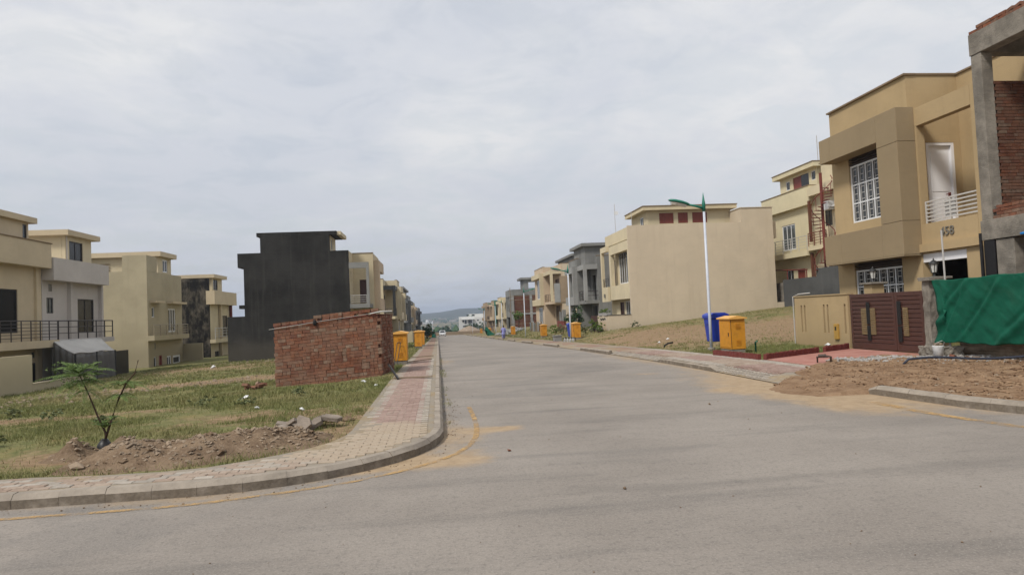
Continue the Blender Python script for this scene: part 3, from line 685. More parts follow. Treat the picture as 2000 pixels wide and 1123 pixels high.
def railing(par, pts, z0, z1, mat, rails=4, step=1.0, r=.018, label=None):
    """pts: plan polyline; z0 floor, z1 top"""
    b = MB(); P = [Vector((p[0], p[1], 0)) for p in pts]
    for a, c in zip(P[:-1], P[1:]):
        for k in range(rails):
            z = z0+(z1-z0)*(k+1)/rails; b.tube([(a.x, a.y, z), (c.x, c.y, z)], r*(1.25 if k == rails-1 else .8), 6)
    o = b.build('railing', mat, par, label=label)
    for a, c in zip(P[:-1], P[1:]):
        n = max(1, int(round((c-a).length/step)))
        for k in range(n+1):
            p = a+(c-a)*k/n; q = MB(); q.tube([(p.x, p.y, z0-.02), (p.x, p.y, z1+.01)], r*1.15, 6); q.build('post', mat, o)
    return o
def slab(par, x0, x1, y0, y1, z0, z1, mat, name='roof_slab', bevel=0): return MB().box(x0, x1, y0, y1, z0, z1).build(name, mat, par, bevel=bevel)
def louvre(par, ax, pl, inn, u0, u1, z0, z1, n=4, mat='brownlouvre'):
    f = MB(); bx(ax, pl+inn*.12, pl+inn*.14, u0, u1, z0, z1, f); o = f.build('louvre', mat, par)
    for k in range(n):
        z = z0+(z1-z0)*(k+.5)/n; g = MB(); bx(ax, pl+inn*.0, pl+inn*.11, u0, u1, z-.022, z+.012, g); g.build('slat', mat, o)

# ================================================================== tan house with the brown band (right, near)
H = thing('tan_house', 'tan two-storey house with brown projecting window band and white balcony door', 'house', (18, 20, .12))
zt = 8.52
w = MB(); w.wallx(14.6, 14.85, 19.3, 23.42, .0, zt, [(20.0, 22.43, 4.36, 6.74), (19.98, 22.45, 1.0, 3.0)]); w.build('front_wall', 'tan', H)
w = MB(); w.wally(19.3, 19.5, 14.853, 16.5, 3.25, zt-.003, [(15.13, 16.07, 3.3, 6.42)]); w.build('balcony_end_wall', 'tan', H)
w = MB(); w.wallx(16.3, 16.5, 16.85, 19.297, 3.25, zt-.002); w.build('balcony_back_wall', 'tan', H)
w = MB(); w.wally(16.62, 16.85, 14.6, 16.3, 0, 7.4); w.wally(16.62, 16.85, 16.3, 25, 0, zt-.001); w.wally(23.2, 23.42, 14.853, 25, 0, zt-.001); w.wallx(25, 25.2, 16.62, 23.42, 0, zt-.001); w.build('side_wall', 'tan', H)
slab(H, 14.86, 25, 19.51, 23.19, 7.35, 7.5, 'conc'); slab(H, 16.51, 25, 16.86, 19.5, 7.352, 7.502, 'conc')
slab(H, 14.8, 25, 16.86, 23.19, 3.02, 3.2, 'tan', 'floor_slab')
w = MB(); w.wallx(14.6, 14.8, 16.86, 19.295, 2.97, 3.86); w.box(14.5, 14.6, 16.75, 19.05, 3.02, 3.26); w.build('balcony_parapet', 'tan', H)
w = MB(); w.box(14.6, 14.85, 16.86, 19.295, 6.85, 7.4); w.box(14.603, 14.85, 18.97, 19.295, 3.86, 6.85); w.build('balcony_frame', 'tan', H)
w = MB(); w.box(14.603, 14.9, 16.86, 17.34, 0, 2.97); w.build('garage_pier', 'tan', H); MB().box(14.603, 14.9, 19.08, 19.295, 0, 2.97).build('garage_pier', 'tan', H)
slab(H, 14.64, 14.9, 17.34, 19.08, 2.72, 2.968, 'whitedoor', 'garage_lintel')
slab(H, 16.4, 16.6, 16.86, 19.5, 0, 3.0, 'tan', 'garage_back_wall')
for (a, b, c, d, e) in ((14.52, 14.9, 19.25, 23.47, zt), (16.25, 16.55, 16.6, 19.24, zt-.001), (14.91, 16.6, 19.26, 19.55, zt+.001), (16.56, 25.2, 16.56, 16.9, zt)): slab(H, a, b, c, d, e, e+.055, 'coping', 'coping')
# projecting band: separate rendered panels with joints
for k, (y0, y1, z0, z1) in enumerate(((22.55, 23.2, 6.62, 7.46), (20.02, 22.54, 6.62, 7.46), (19.04, 20.01, 6.42, 7.46), (19.04, 20.01, 4.005, 6.41), (19.04, 20.01, 2.98, 3.995), (20.02, 22.2, 2.98, 3.98), (22.21, 23.2, 2.98, 3.98))):
    slab(H, 14.0, 14.598, y0, y1, z0, z1, 'band', 'facade_panel', .008)
window(H, 'x', 14.66, 1, 20.02, 22.43, 4.36, 6.36, 6, 3, 'wframe', 'glass', .06, .08, bars=6)
louvre(H, 'x', 14.63, 1, 20.02, 22.43, 6.37, 6.73, 4)
window(H, 'x', 14.66, 1, 20.0, 22.45, 1.0, 2.7, 6, 3, 'wframe', 'glass', .06, .08, bars=6)
louvre(H, 'x', 14.63, 1, 19.98, 22.45, 2.72, 2.99, 3)
d = door(H, 'y', 19.33, 1, 15.13, 16.07, 3.3, 6.42, 'whitedoor', 'whitedoor', .09); d['label'] = 'tall white panelled balcony door'
# balcony railing: each rail of its own
rl = MB().box(14.66, 14.72, 16.88, 16.92, 3.86, 4.52).build('railing', 'rails', H)
for k in range(6): MB().box(14.675, 14.705, 16.92, 18.9, 3.93+k*.112, 3.97+k*.112).build('rail', 'rails', rl)
for y in (17.9, 18.86): MB().box(14.665, 14.715, y, y+.04, 3.862, 4.52).build('post', 'rails', rl)
MB().box(14.70, 14.72, 17.75, 18.15, 3.97, 4.45).build('lattice', 'steel', rl)
def text(par, s, size, loc, rot, mat, ext=.015, name='lettering'):
    c = bpy.data.curves.new('text', 'FONT'); c.body = s; c.size = size; c.extrude = ext; c.align_x = 'CENTER'; c.resolution_u = 3
    o = bpy.data.objects.new('tmp_text', c); COL.objects.link(o); bpy.context.view_layer.update()
    me = bpy.data.meshes.new_from_object(o.evaluated_get(bpy.context.evaluated_depsgraph_get())); bpy.data.objects.remove(o); me.materials.clear(); me.materials.append(M[mat]); me.name = name
    o = link(name, me, par, loc); o.rotation_euler = rot; return o
text(H, '458', .36, (14.58, 17.98, 3.43), (R(90), 0, R(-90)), 'digit', .012, 'house_number')
slab(H, 14.0, 14.6, 19.05, 23.19, 2.94, 2.978, 'band', 'soffit')
# wall lantern inside
MB().box(15.2, 15.23, 19.27, 19.3, 2.2, 2.3).build('security_camera', 'blackmetal', H)

# boundary wall, pillars, gate
bw = thing('boundary_wall', 'tan garden wall with vertical slots and a yellow meter box beside the brown gate', 'wall', (13.1, 22, .12))
holes = [(c-.05, c+.05, .62, 1.57) for c in (23.27, 23.05, 21.84, 21.62, 20.65)]
w = MB(); w.wallx(13.0, 13.1, 20.47, 23.72, .0, 1.87, holes); w.build('wall', 'tan', bw); MB().box(13.1, 13.2, 20.47, 23.72, 0, 1.87).build('slot_backing', 'brownlouvre', bw)
MB().box(12.97, 13.23, 20.45, 23.75, 1.872, 1.91).build('coping', 'tan', bw)
MB().box(12.93, 13.0, 21.0, 21.22, .43, .93).build('meter_box', 'meter', bw, bevel=.01); MB().lathe((0, 0, 0), [(.001, 0), (.05, 0), (.05, .012), (.001, .012)], 12)
MB().box(12.925, 12.932, 21.07, 21.15, .72, .84).build('meter_glass', 'blackmetal', bw)
MB().tube([(12.98, 23.78, .2), (12.98, 23.78, 1.9), (13.1, 23.6, 1.98), (13.2, 23.0, 2.0)], .02, 8).build('drain_pipe', 'steel', bw)
w = MB(); w.box(13.21, 13.36, 20.41, 20.46, .1, 1.86); w.build('gate_jamb', 'rust', bw)
def lantern(x, y, z, label):
    o = thing('gate_lantern', label, 'lamp', (x, y, z), 'gate lanterns')
    MB().lathe((x, y, z), [(.10, 0), (.10, .02), (.03, .03), (.025, .1), (.07, .12)], 10).build('base', 'blackmetal', o, True)
    MB().lathe((x, y, z+.12), [(.065, 0), (.10, .22)], 8).build('glass', 'lampglass', o)
    for k in range(6):
        t = k*math.pi/3; MB().tube([(x+.07*math.cos(t), y+.07*math.sin(t), z+.12), (x+.106*math.cos(t), y+.106*math.sin(t), z+.34)], .008, 5).build('glazing_bar', 'blackmetal', o)
    MB().lathe((x, y, z+.34), [(.13, 0), (.12, .02), (.06, .09), (.02, .11), (.015, .15), (.001, .17)], 12).build('cap', 'blackmetal', o, True)
for (x, y, lab) in ((13.62, 20.02, 'left'), (13.25, 16.9, 'right')):
    g = thing('gate_pillar', 'tan gate pillar with flat stone cap %s of the brown gate' % lab, 'pillar', (x, y, .12), 'pillars of the brown gate')
    MB().box(x-.2, x+.2, y-.2, y+.2, .05, 2.15).build('shaft', 'tan', g); MB().box(x-.29, x+.29, y-.29, y+.29, 2.152, 2.21).build('cap', 'conc', g, bevel=.01)
    lantern(x, y, 2.21, 'black lantern on the %s gate pillar of the tan house' % lab)
    if lab == 'right': MB().box(13.02, 13.05, 16.84, 16.96, 1.55, 1.82).build('intercom', 'digit', g)
gt = thing('gate', 'dark brown two-leaf steel gate with horizontal planks and bronze panels', 'gate', (13.1, 18.8, .12))
def leaf(y0, y1, panels, bars, slope):
    f = MB(); f.box(13.02, 13.08, y0, y0+.1, .17, 1.86); f.box(13.02, 13.08, y1-.1, y1, .17, 1.86); f.box(13.022, 13.078, y0+.1, y1-.1, .17, .36); f.box(13.022, 13.078, y0+.1, y1-.1, 1.74, 1.858)
    o = f.build('gate_leaf', 'gate', gt, bevel=.006); n = 11; h = (1.74-.36)/n
    MB().box(13.06, 13.07, y0+.1, y1-.1, .36, 1.74).build('back_sheet', 'maroon', o)
    for k in range(n): MB().prism([(13.035, .36+k*h+.012), (13.028, .36+k*h+.02), (13.028, .36+(k+1)*h-.022), (13.045, .36+(k+1)*h-.006), (13.06, .36+(k+1)*h-.006), (13.06, .36+k*h+.012)], 'y', y0+.1, y1-.1).build('plank', 'gate', o)
    for a, b in panels:
        p = MB().box(13.005, 13.027, a, b, .62, 1.42).build('ornament_panel', 'gold', o)
        q = MB()
        for zz in np.arange(.7, 1.36, .055):
            for yy in np.arange(a+.03, b-.02, .045): q.lathe((13.003, yy, zz), [(.012, -.012), (.018, 0), (.012, .012)], 6)
        q.build('ornament_scroll', 'gold', o, kind='stuff')
    for (a, z0, z1) in bars:
        for j in range(3): MB().box(12.985, 13.003, a+j*.055, a+j*.055+.04, z0, z1).build('ornament_bar', 'blackmetal', o)
leaf(18.27, 20.39, [(19.56, 19.82), (19.16, 19.38)], [(19.38, .94, 1.6), (19.38, .44, .88)], 0)
leaf(17.12, 18.25, [(17.72, 17.92)], [(17.98, .94, 1.6), (17.98, .44, .88)], 0)

# ================================================================== unfinished concrete house (right edge)
U = thing('unfinished_house', 'bare concrete frame of an unfinished house with brick infill', 'house', (18, 13, .12))
def post(x0, x1, y0, y1, z0, z1, par=U, mat='conc', name='column'): return MB().box(x0, x1, y0, y1, z0, z1).build(name, mat, par, bevel=.012)
post(14.4, 14.72, 16.16, 16.5, 3.62, 8.02); post(14.4, 14.75, 15.55, 16.1, 0, 3.08); post(14.4, 14.72, 9.6, 9.92, 0, 8.02); post(19.5, 19.82, 16.16, 16.5, 0, 8.0); post(19.5, 19.82, 9.6, 9.92, 0, 8.0)
for (x0, x1, y0, y1, z0, z1) in ((14.38, 14.74, 9.5, 16.52, 8.03, 8.6), (14.36, 14.74, 9.5, 16.52, 3.1, 3.62), (14.75, 20, 16.2, 16.5, 8.03, 8.598), (14.75, 20, 9.5, 9.85, 8.03, 8.598), (19.8, 20.1, 9.86, 16.19, 8.03, 8.597)): MB().box(x0, x1, y0, y1, z0, z1).build('beam', 'conc', U, bevel=.01)
slab(U, 14.75, 19.79, 9.86, 16.19, 8.45, 8.58, 'conc', 'roof_slab'); slab(U, 14.75, 20, 9.5, 16.19, 3.2, 3.4, 'conc', 'floor_slab')
# black sheeting in the dark ground floor
slab(U, 14.38, 14.42, 16.12, 16.47, 1.6, 3.09, 'blackpl', 'plastic_sheet'); MB().box(14.34, 14.38, 16.5, 16.58, 1.7, 3.3).build('plastic_sheet', 'blackpl', U)
slab(U, 17.2, 17.4, 9.6, 16.2, 0, 3.19, 'conc', 'rear_wall')
def sheet(name, pts_f, nu, nv, mat, par=None, thick=.006, **k):
    u, v = np.meshgrid(np.linspace(0, 1, nu), np.linspace(0, 1, nv)); P = pts_f(u, v); V = np.stack(P, -1).reshape(-1, 3)
    ii = np.arange(nu*nv).reshape(nv, nu); F = np.stack([ii[:-1, :-1], ii[:-1, 1:], ii[1:, 1:], ii[1:, :-1]], -1).reshape(-1, 4)
    o = bigmesh(name, V-np.array(WLOC[par]) if par else V, F, mat, par, True, **k); s = o.modifiers.new('solid', 'SOLIDIFY'); s.thickness = thick; return o
sheet('plastic_sheet', lambda u, v: (14.33+.03*np.sin(u*9), 15.28-u*.4, 3.17+.03*u-v*(.05+.06*u)), 10, 4, 'bluesheet', U)
BH, BL, BD = .076, .228, .11
def brick_mesh(name, L, D, Hh, mat, e=.006):
    b = MB(); l, d = L/2, D/2
    b.add([(-l, -d, 0), (l, -d, 0), (l, d, 0), (-l, d, 0), (-l, -d, Hh), (l, -d, Hh), (l, d, Hh), (-l, d, Hh)], [(3, 2, 1, 0), (4, 5, 6, 7), (0, 1, 5, 4), (1, 2, 6, 5), (2, 3, 7, 6), (3, 0, 4, 7)])
    me = bpy.data.meshes.new(name); me.from_pydata(b.v, [], b.f); me.materials.append(M[mat]); return me
BO = brick_mesh('brick', BL, BD, BH, 'brick_old'); BOH = brick_mesh('brick', BD, BD, BH, 'brick_old'); BN = brick_mesh('brick', BL, BD, BH, 'brick')
# shared brick wall: visible bricks one by one, on a mortar core
core = MB().box(14.74, 19.48, 16.25, 16.48, 3.42, 7.28).build('infill_wall', 'mortar', U); core2 = None
n = 0
for k in range(int((7.3-3.45)/.087)):
    x = 14.76-(k % 2)*.06
    while x < 19.4:
        L = BL if (k*7+int(x*10)) % 5 else BD
        if n < 298 and x < 16.05:
            o = link('brick', BO if L == BL else BOH, core, (x+L/2, 16.25+random.uniform(-.006, .006)-.0, 3.43+k*.087)); o.location.y -= .045; n += 1
        x += L+.012
rest = []
for k in range(int((7.3-3.45)/.087)):
    x = 16.12-(k % 2)*.1
    while x < 19.3: rest.append((x+BL/2, 16.2, 3.43+k*.087)); x += BL+.012
def brick_stuff(lst, name, mat, par, L=BL, D=BD, Hh=BH, rot=None, jit=.004):
    b = np.array([(-L/2, -D/2, 0), (L/2, -D/2, 0), (L/2, D/2, 0), (-L/2, D/2, 0), (-L/2, -D/2, Hh), (L/2, -D/2, Hh), (L/2, D/2, Hh), (-L/2, D/2, Hh)])
    f = np.array([(3, 2, 1, 0), (4, 5, 6, 7), (0, 1, 5, 4), (1, 2, 6, 5), (2, 3, 7, 6), (3, 0, 4, 7)]); n = len(lst); P = np.array(lst)
    P = P+RNG.normal(0, jit, P.shape)*[1, 1, .2]
    if rot: b = b@np.array(((math.cos(rot), math.sin(rot), 0), (-math.sin(rot), math.cos(rot), 0), (0, 0, 1)))
    V = (b[None]+P[:, None]).reshape(-1, 3); F = (f[None]+(np.arange(n)*8)[:, None, None]).reshape(-1, 4)
    return bigmesh(name, V-(np.array(WLOC[par]) if par else 0), F, mat, par, kind='stuff')
brick_stuff(rest, 'brick_courses', 'brick_old', core)
# low brick courses on the beam and loose bricks on the roof edge
lowc = MB().box(14.46, 14.60, 9.6, 16.14, 3.622, 3.95).build('parapet_core', 'mortar', U)
for k in range(4):
    y = 16.14-(k % 2)*.11
    while y > 13.6:
        o = link('brick', BN, lowc, (14.47+random.uniform(-.01, .01), y-BL/2, 3.625+k*.086)); o.rotation_euler = (0, 0, R(90)+random.gauss(0, .02)); y -= BL+.012
    if k == 3: break
y = 16.5
top = MB().box(14.5, 14.72, 9.6, 16.4, 8.602, 8.66).build('parapet_core', 'mortar', U)
while y > 13.2:
    for j in range(2):
        o = link('brick', BN, top, (14.46, y-BL/2, 8.603+j*.088)); o.rotation_euler = (random.gauss(0, .05), random.gauss(0, .05), R(90)+random.gauss(0, .12))
        if random.random() < .25: break
    y -= BL+.01
# green net on poles
net = thing('green_net', 'green shade net screen stretched in front of the unfinished house', 'net', (12.6, 13.5, .12))
def netf(u, v):
    y = 16.2-u*6.4; top = 2.10+.06*u-.025*np.sin(u*9)**2+.008*np.sin(u*43); bot = .50+.16*u+.025*np.sin(u*17)+.012*np.sin(u*61)
    z = top+(bot-top)*v; pull = np.exp(-((u-.02)/.03)**2)*.35*np.sin(np.pi*v)
    dg = u*9+v*2.2; x = 12.55+.022*np.sin(u*46+v*9)*(.3+v*.7)+.05*(fbm(u*20-v*5, v*2.5+u*6, 4, 4)-.5)+.035*np.abs(np.sin(dg*1.9+2*fbm(u*5, v*4, 2, 3)))**3+.10*v*sstep(0, .25, u)
    for q0, sl, wd, am in ((-.1, 1.5, .05, .07), (.12, 1.9, .035, .05), (.3, 1.3, .06, .08), (.5, 2.2, .04, .05), (.62, 1.2, .05, .06), (.85, 1.7, .05, .06), (.05, 3.2, .03, .04)):
        dd = (1-v)-(u-q0)*sl*2.2; x = x-am*np.exp(-(dd/wd/1.6)**2)*np.sin(np.pi*np.clip(v, 0, 1))**.4+am*.6*np.exp(-((dd-.09)/.05)**2)*np.sin(np.pi*np.clip(v, 0, 1))**.4
    return x, y-pull, z
sheet('net_cloth', netf, 200, 60, 'net', net, .004)
for y, top_ in ((15.88, 3.35), (12.9, 2.3), (9.9, 2.2)): MB().tube([(12.75, y, .05), (12.72, y, top_)], .022, 7).build('pole', 'steel', net)
st = thing('concrete_stub', 'rough broken concrete stub post beside the green net', 'post', (12.7, 16.4, .1))
def roughbox(name, x0, x1, y0, y1, z0, z1, mat, par=None, n=6, amp=.04, **k):
    b = MB(); b.box(x0, x1, y0, y1, z0, z1); o = b.build(name, mat, par, **k)
    s = o.modifiers.new('sub', 'SUBSURF'); s.subdivision_type = 'SIMPLE'; s.levels = s.render_levels = 4
    tx = bpy.data.textures.new('rough', 'CLOUDS'); tx.noise_scale = .12; d = o.modifiers.new('disp', 'DISPLACE'); d.texture = tx; d.strength = amp*2; d.texture_coords = 'GLOBAL'; return o
roughbox('shaft', 12.58, 12.82, 16.28, 16.52, 0, 2.1, 'conc', st, amp=.035); roughbox('footing', 12.35, 12.95, 15.7, 16.5, 0, .42, 'conc', st, amp=.06)
MB().box(12.5, 12.95, 16.15, 16.55, 2.1, 2.16).build('cap', 'conc', st)
# plastered low wall visible under the net
lw = thing('rubble_wall', 'low rough stone plinth under the green net', 'wall', (13.4, 13, .1)); roughbox('plinth', 13.2, 13.5, 9.6, 16.1, 0, .6, 'stone', lw, amp=.06)

# ================================================================== beige house with the long blank side wall
H = thing('beige_house', 'beige house with a long blank side wall facing the empty plot', 'house', (20, 53, .2))
zt = 7.88
w = MB(); w.wally(49.0, 49.22, 14.2, 25.5, -.3, zt); w.build('blank_side_wall', 'beige', H)
w = MB(); w.box(23.0, 25.5, 49.003, 51.3, zt+.002, 8.95); w.build('water_tank_block', 'beige', H); slab(H, 22.95, 25.55, 48.95, 51.35, 8.952, 9.0, 'beige', 'tank_lid')
slab(H, 25.5, 25.95, 49.4, 50.6, 6.64, 7.9, 'beige', 'rear_ledge')
w = MB(); w.wallx(14.2, 14.5, 49.225, 49.42, 2.5, 6.85); w.wallx(14.2, 14.5, 54.3, 54.8, 2.5, 6.85); w.wallx(14.2, 14.5, 49.425, 54.295, 6.15, 6.85); w.wallx(14.2, 14.5, 49.425, 54.295, 2.5, 3.62); w.build('projecting_frame', 'cream2', H)
w = MB(); w.wallx(14.8, 15.0, 49.23, 56.9, -.3, zt-.002, [(51.4, 54.0, 3.75, 6.2), (51.0, 52.6, .3, 2.35), (53.0, 54.2, -.2, 2.3), (55.2, 56.6, 3.3, 5.8)]); w.build('front_wall', 'cream2', H)
w = MB(); w.wally(56.7, 56.9, 15.001, 25.5, -.3, zt-.003); w.wallx(25.3, 25.499, 49.225, 56.695, -.3, zt-.004); w.build('rear_wall', 'beige', H)
slab(H, 15.0, 25.3, 49.23, 56.69, 7.0, 7.15, 'conc'); slab(H, 14.45, 14.79, 49.23, 56.8, 7.0, 7.9, 'cream2', 'front_parapet')
window(H, 'x', 14.84, 1, 51.4, 54.0, 3.75, 6.2, 4, 1, 'wframe', 'glass', .08)
louvre(H, 'x', 14.78, 1, 51.4, 54.0, 5.75, 6.2, 3)
window(H, 'x', 14.84, 1, 51.0, 52.6, .3, 2.35, 3, 1, 'wframe', 'glass', .08); door(H, 'x', 14.84, 1, 53.0, 54.2, -.2, 2.3, 'maroon')
door(H, 'x', 14.84, 1, 55.2, 56.6, 3.3, 5.8, 'maroon')
w = MB(); w.box(14.0, 14.25, 56.6, 56.9, 2.4, 6.95); w.box(14.0, 14.25, 54.85, 56.595, 6.5, 6.95); w.box(14.0, 14.2, 54.85, 56.595, 2.4, 3.6); w.build('balcony_frame', 'cream2', H); slab(H, 14.25, 14.79, 54.85, 56.9, 2.9, 3.1, 'cream2', 'balcony_floor')
railing(H, [(14.1, 54.9), (14.1, 56.55)], 3.6, 4.3, 'darkrail', 4, .8)
slab(H, 13.9, 14.0, 55.7, 55.95, 2.75, 3.05, 'digit', 'house_sign')
# stair room on the roof
w = MB(); w.wally(51.0, 51.2, 16.4, 23.1, 7.16, 9.2, [(17.35, 18.5, 8.2, 9.02), (18.85, 19.65, 8.2, 9.02), (20.0, 21.2, 8.2, 9.02)]); w.wallx(16.4, 16.6, 51.205, 55, 7.16, 9.2, [(52.0, 52.9, 7.9, 8.9)]); w.wallx(22.9, 23.1, 51.205, 55, 7.16, 9.2); w.wally(55, 55.2, 16.4, 23.1, 7.16, 9.2); w.build('stair_room', 'cream', H)
slab(H, 15.95, 23.45, 50.55, 55.6, 9.21, 9.5, 'cream', 'stair_room_roof'); slab(H, 15.9, 23.5, 50.5, 55.65, 9.502, 9.56, 'coping', 'roof_coping')
for a, b in ((17.35, 18.5), (18.85, 19.65), (20.0, 21.2)):
    s = MB().box(a, b, 51.08, 51.1, 8.2, 9.02).build('window_shutter', 'redwood', H); n = int((b-a)/.2)
    for k in range(n): MB().box(a+(b-a)*k/n+.01, a+(b-a)*(k+1)/n-.01, 51.055, 51.08, 8.22, 9.0).build('board', 'redwood', s)
window(H, 'x', 16.42, 1, 52.0, 52.9, 7.9, 8.9, 2, 1)
MB().tube([(15.2, 56.0, 7.8), (15.2, 56.0, 10.6)], .025, 5).build('antenna_mast', 'steel', H); MB().box(15.15, 15.5, 55.98, 56.02, 9.7, 10.0).build('antenna_panel', 'wframe', H); MB().tube([(14.9, 50.2, 7.8), (14.9, 50.2, 9.0)], .02, 5).build('antenna_rod', 'steel', H)
g = thing('garden_wall', 'beige garden wall with slatted panel and flower pots in front of the beige house', 'wall', (12.4, 53, .1))
w = MB(); w.wally(49.0, 49.2, 12.42, 14.19, -.4, 1.32); w.wallx(12.4, 12.6, 49.205, 52.2, -.4, 1.3); w.build('wall', 'beige', g); slab(g, 12.36, 14.15, 48.96, 49.24, 1.322, 1.36, 'greyw', 'coping')
for k in range(5): MB().box(12.37, 12.399, 49.6+k*.34, 49.84+k*.34, -.2, .85).build('wall_slat', 'peach', g)
o = text(g, '~456~', .3, (12.36, 50.5, .95), (R(90), 0, R(-90)), 'blackmetal', .01, 'wall_sign') if False else MB().tube([(12.37, 49.7, 1.05), (12.37, 50.0, 1.12), (12.37, 50.3, 1.0), (12.37, 50.6, 1.1), (12.37, 50.9, .98), (12.37, 51.2, 1.08)], .035, 5).build('iron_scroll', 'blackmetal', g)
MB().box(12.42, 12.52, 52.25, 54.6, -.35, 1.3).build('garden_gate', 'maroon', g)

# ================================================================== lime-cream rear houses beyond the plot
H = thing('lime_house', 'lime-cream house with long rear balcony behind the beige wall', 'house', (31, 50, 1.5))
w = MB(); w.wallx(27.6, 27.8, 46.85, 54, 1, 8.8, [(49.6, 51.6, 5.75, 7.75), (47.2, 47.7, 6.9, 7.7), (47.2, 47.65, 8.0, 8.4), (48.5, 49.6, 2.2, 4.2), (50.2, 51.2, 3.0, 4.2)]); w.build('rear_wall', 'lime', H)
w = MB(); w.wally(46.85, 47.05, 27.801, 36, 1, 8.8); w.wally(53.8, 54, 27.801, 36, 1, 8.8); w.wallx(36, 36.2, 46.85, 54, 1, 8.8); w.build('side_wall', 'lime', H)
slab(H, 27.25, 36.3, 46.8, 54.1, 8.802, 10.15, 'lime', 'roof_parapet'); slab(H, 27.2, 36.35, 46.78, 54.15, 10.152, 10.2, 'coping', 'coping')
slab(H, 26.9, 27.598, 46.85, 54, 5.05, 5.45, 'lime', 'balcony_slab'); railing(H, [(26.95, 46.9), (26.95, 53.9)], 5.45, 6.5, 'steel', 5, 1.1, .022)
window(H, 'x', 27.64, 1, 49.6, 51.6, 5.75, 7.75, 3, 1, 'wframe', 'glassblue', .1); window(H, 'x', 27.64, 1, 47.2, 47.7, 6.9, 7.7, 1, 1); window(H, 'x', 27.64, 1, 47.2, 47.65, 8.0, 8.4, 1, 1, 'wframe', 'digit')
window(H, 'x', 27.64, 1, 50.2, 51.2, 3.0, 4.2, 2, 1); door(H, 'x', 27.64, 1, 48.5, 49.6, 2.2, 4.2, 'redwood')
w = MB(); w.wallx(28.2, 28.4, 47.2, 52.6, 10.2, 11.6, [(48.3, 50.6, 10.3, 11.4), (51.1, 51.7, 10.6, 11.3), (47.4, 48.0, 10.7, 11.4)]); w.wally(47.2, 47.4, 28.401, 33, 10.2, 11.6); w.wally(52.4, 52.6, 28.401, 33, 10.2, 11.6); w.build('stair_room', 'lime', H)
slab(H, 27.75, 33.4, 46.9, 53.0, 11.602, 11.95, 'lime', 'stair_room_roof'); slab(H, 27.7, 33.45, 46.86, 53.05, 11.952, 12.0, 'coping', 'roof_coping')
s = MB().box(28.26, 28.3, 49.5, 50.6, 10.3, 11.4).build('window_shutter', 'redwood', H); MB().box(28.26, 28.3, 48.3, 49.49, 10.3, 11.4).build('open_panel', 'dkopen', H); window(H, 'x', 28.24, 1, 51.1, 51.7, 10.6, 11.3, 1, 1); window(H, 'x', 28.24, 1, 47.4, 48.0, 10.7, 11.4, 1, 1)
MB().tube([(28.6, 47.6, 11.9), (28.6, 47.6, 14.0)], .03, 5).build('antenna_mast', 'steel', H)
H = thing('cream_rear_house', 'cream house with red spiral stair on its rear wall', 'house', (31, 43, 1.5))
w = MB(); w.wallx(27.6, 27.8, 39.4, 46.8, 1, 9.3, [(44.6, 45.5, 6.95, 8.05), (43.1, 43.7, 5.6, 8.0), (44.9, 45.4, 2.2, 4.4)]); w.wally(46.6, 46.8, 27.801, 36, 1, 9.3); w.wally(39.4, 39.6, 27.801, 36, 1, 9.3); w.build('rear_wall', 'cream2', H)
slab(H, 27.1, 36, 39.4, 46.78, 9.302, 9.95, 'cream2', 'roof_parapet'); w = MB(); w.box(28.0, 33, 39.6, 46.3, 9.952, 11.6); w.build('stair_room', 'cream2', H); slab(H, 27.9, 33.2, 39.5, 46.4, 11.602, 11.66, 'coping', 'coping')
window(H, 'x', 27.64, 1, 44.6, 45.5, 6.95, 8.05, 2, 1, 'dframe'); door(H, 'x', 27.64, 1, 43.1, 43.7, 5.6, 8.0, 'maroon', handle=False); door(H, 'x', 27.64, 1, 44.9, 45.4, 2.2, 4.4, 'maroon', handle=False)
slab(H, 26.9, 27.598, 39.4, 46.75, 5.35, 5.65, 'cream2', 'balcony_slab'); railing(H, [(26.95, 44.4), (26.95, 46.7)], 5.65, 6.6, 'rust', 5, .9, .025)
for z0 in (2.2, 6.0): MB().box(27.1, 27.25, 46.62, 46.82, z0, z0+3.0).build('brick_pier', 'brick_old', H)
MB().lathe((27.4, 43.6, 8.05), [(.5, 0), (.45, .1), (.2, .22), (.01, .26)], 14).build('satellite_dish', 'steel', H, True); MB().box(27.1, 27.59, 44.2, 45.0, 8.0, 8.6).build('air_conditioner', 'wframe', H, bevel=.02)
S = thing('spiral_stair', 'rusty red spiral staircase outside the cream rear house', 'staircase', (26.6, 44.1, 1.9))
MB().tube([(26.6, 44.1, 1.6), (26.6, 44.1, 10.5)], .10, 8).build('centre_post', 'rust', S)
hand = []
for k in range(34):
    t = k*.38; z = 2.0+k*.225; a = Vector((26.6, 44.1, z)); d = Vector((math.cos(t), math.sin(t), 0)); p = Vector((-d.y, d.x, 0))
    b = MB(); b.add([a+d*.08+p*.05, a+d*.08-p*.05, a+d*.72-p*.14, a+d*.72+p*.14, a+d*.08+p*.05+Vector((0, 0, .04)), a+d*.08-p*.05+Vector((0, 0, .04)), a+d*.72-p*.14+Vector((0, 0, .04)), a+d*.72+p*.14+Vector((0, 0, .04))], [(0, 1, 2, 3), (7, 6, 5, 4), (0, 4, 5, 1), (1, 5, 6, 2), (2, 6, 7, 3), (3, 7, 4, 0)]); b.build('tread', 'rust', S)
    hand.append(a+d*.72+Vector((0, 0, .9)))
    if k % 2 == 0: MB().tube([a+d*.72, a+d*.72+Vector((0, 0, .9))], .02, 5).build('baluster', 'rust', S)
MB().tube(hand, .03, 6).build('handrail', 'rust', S)
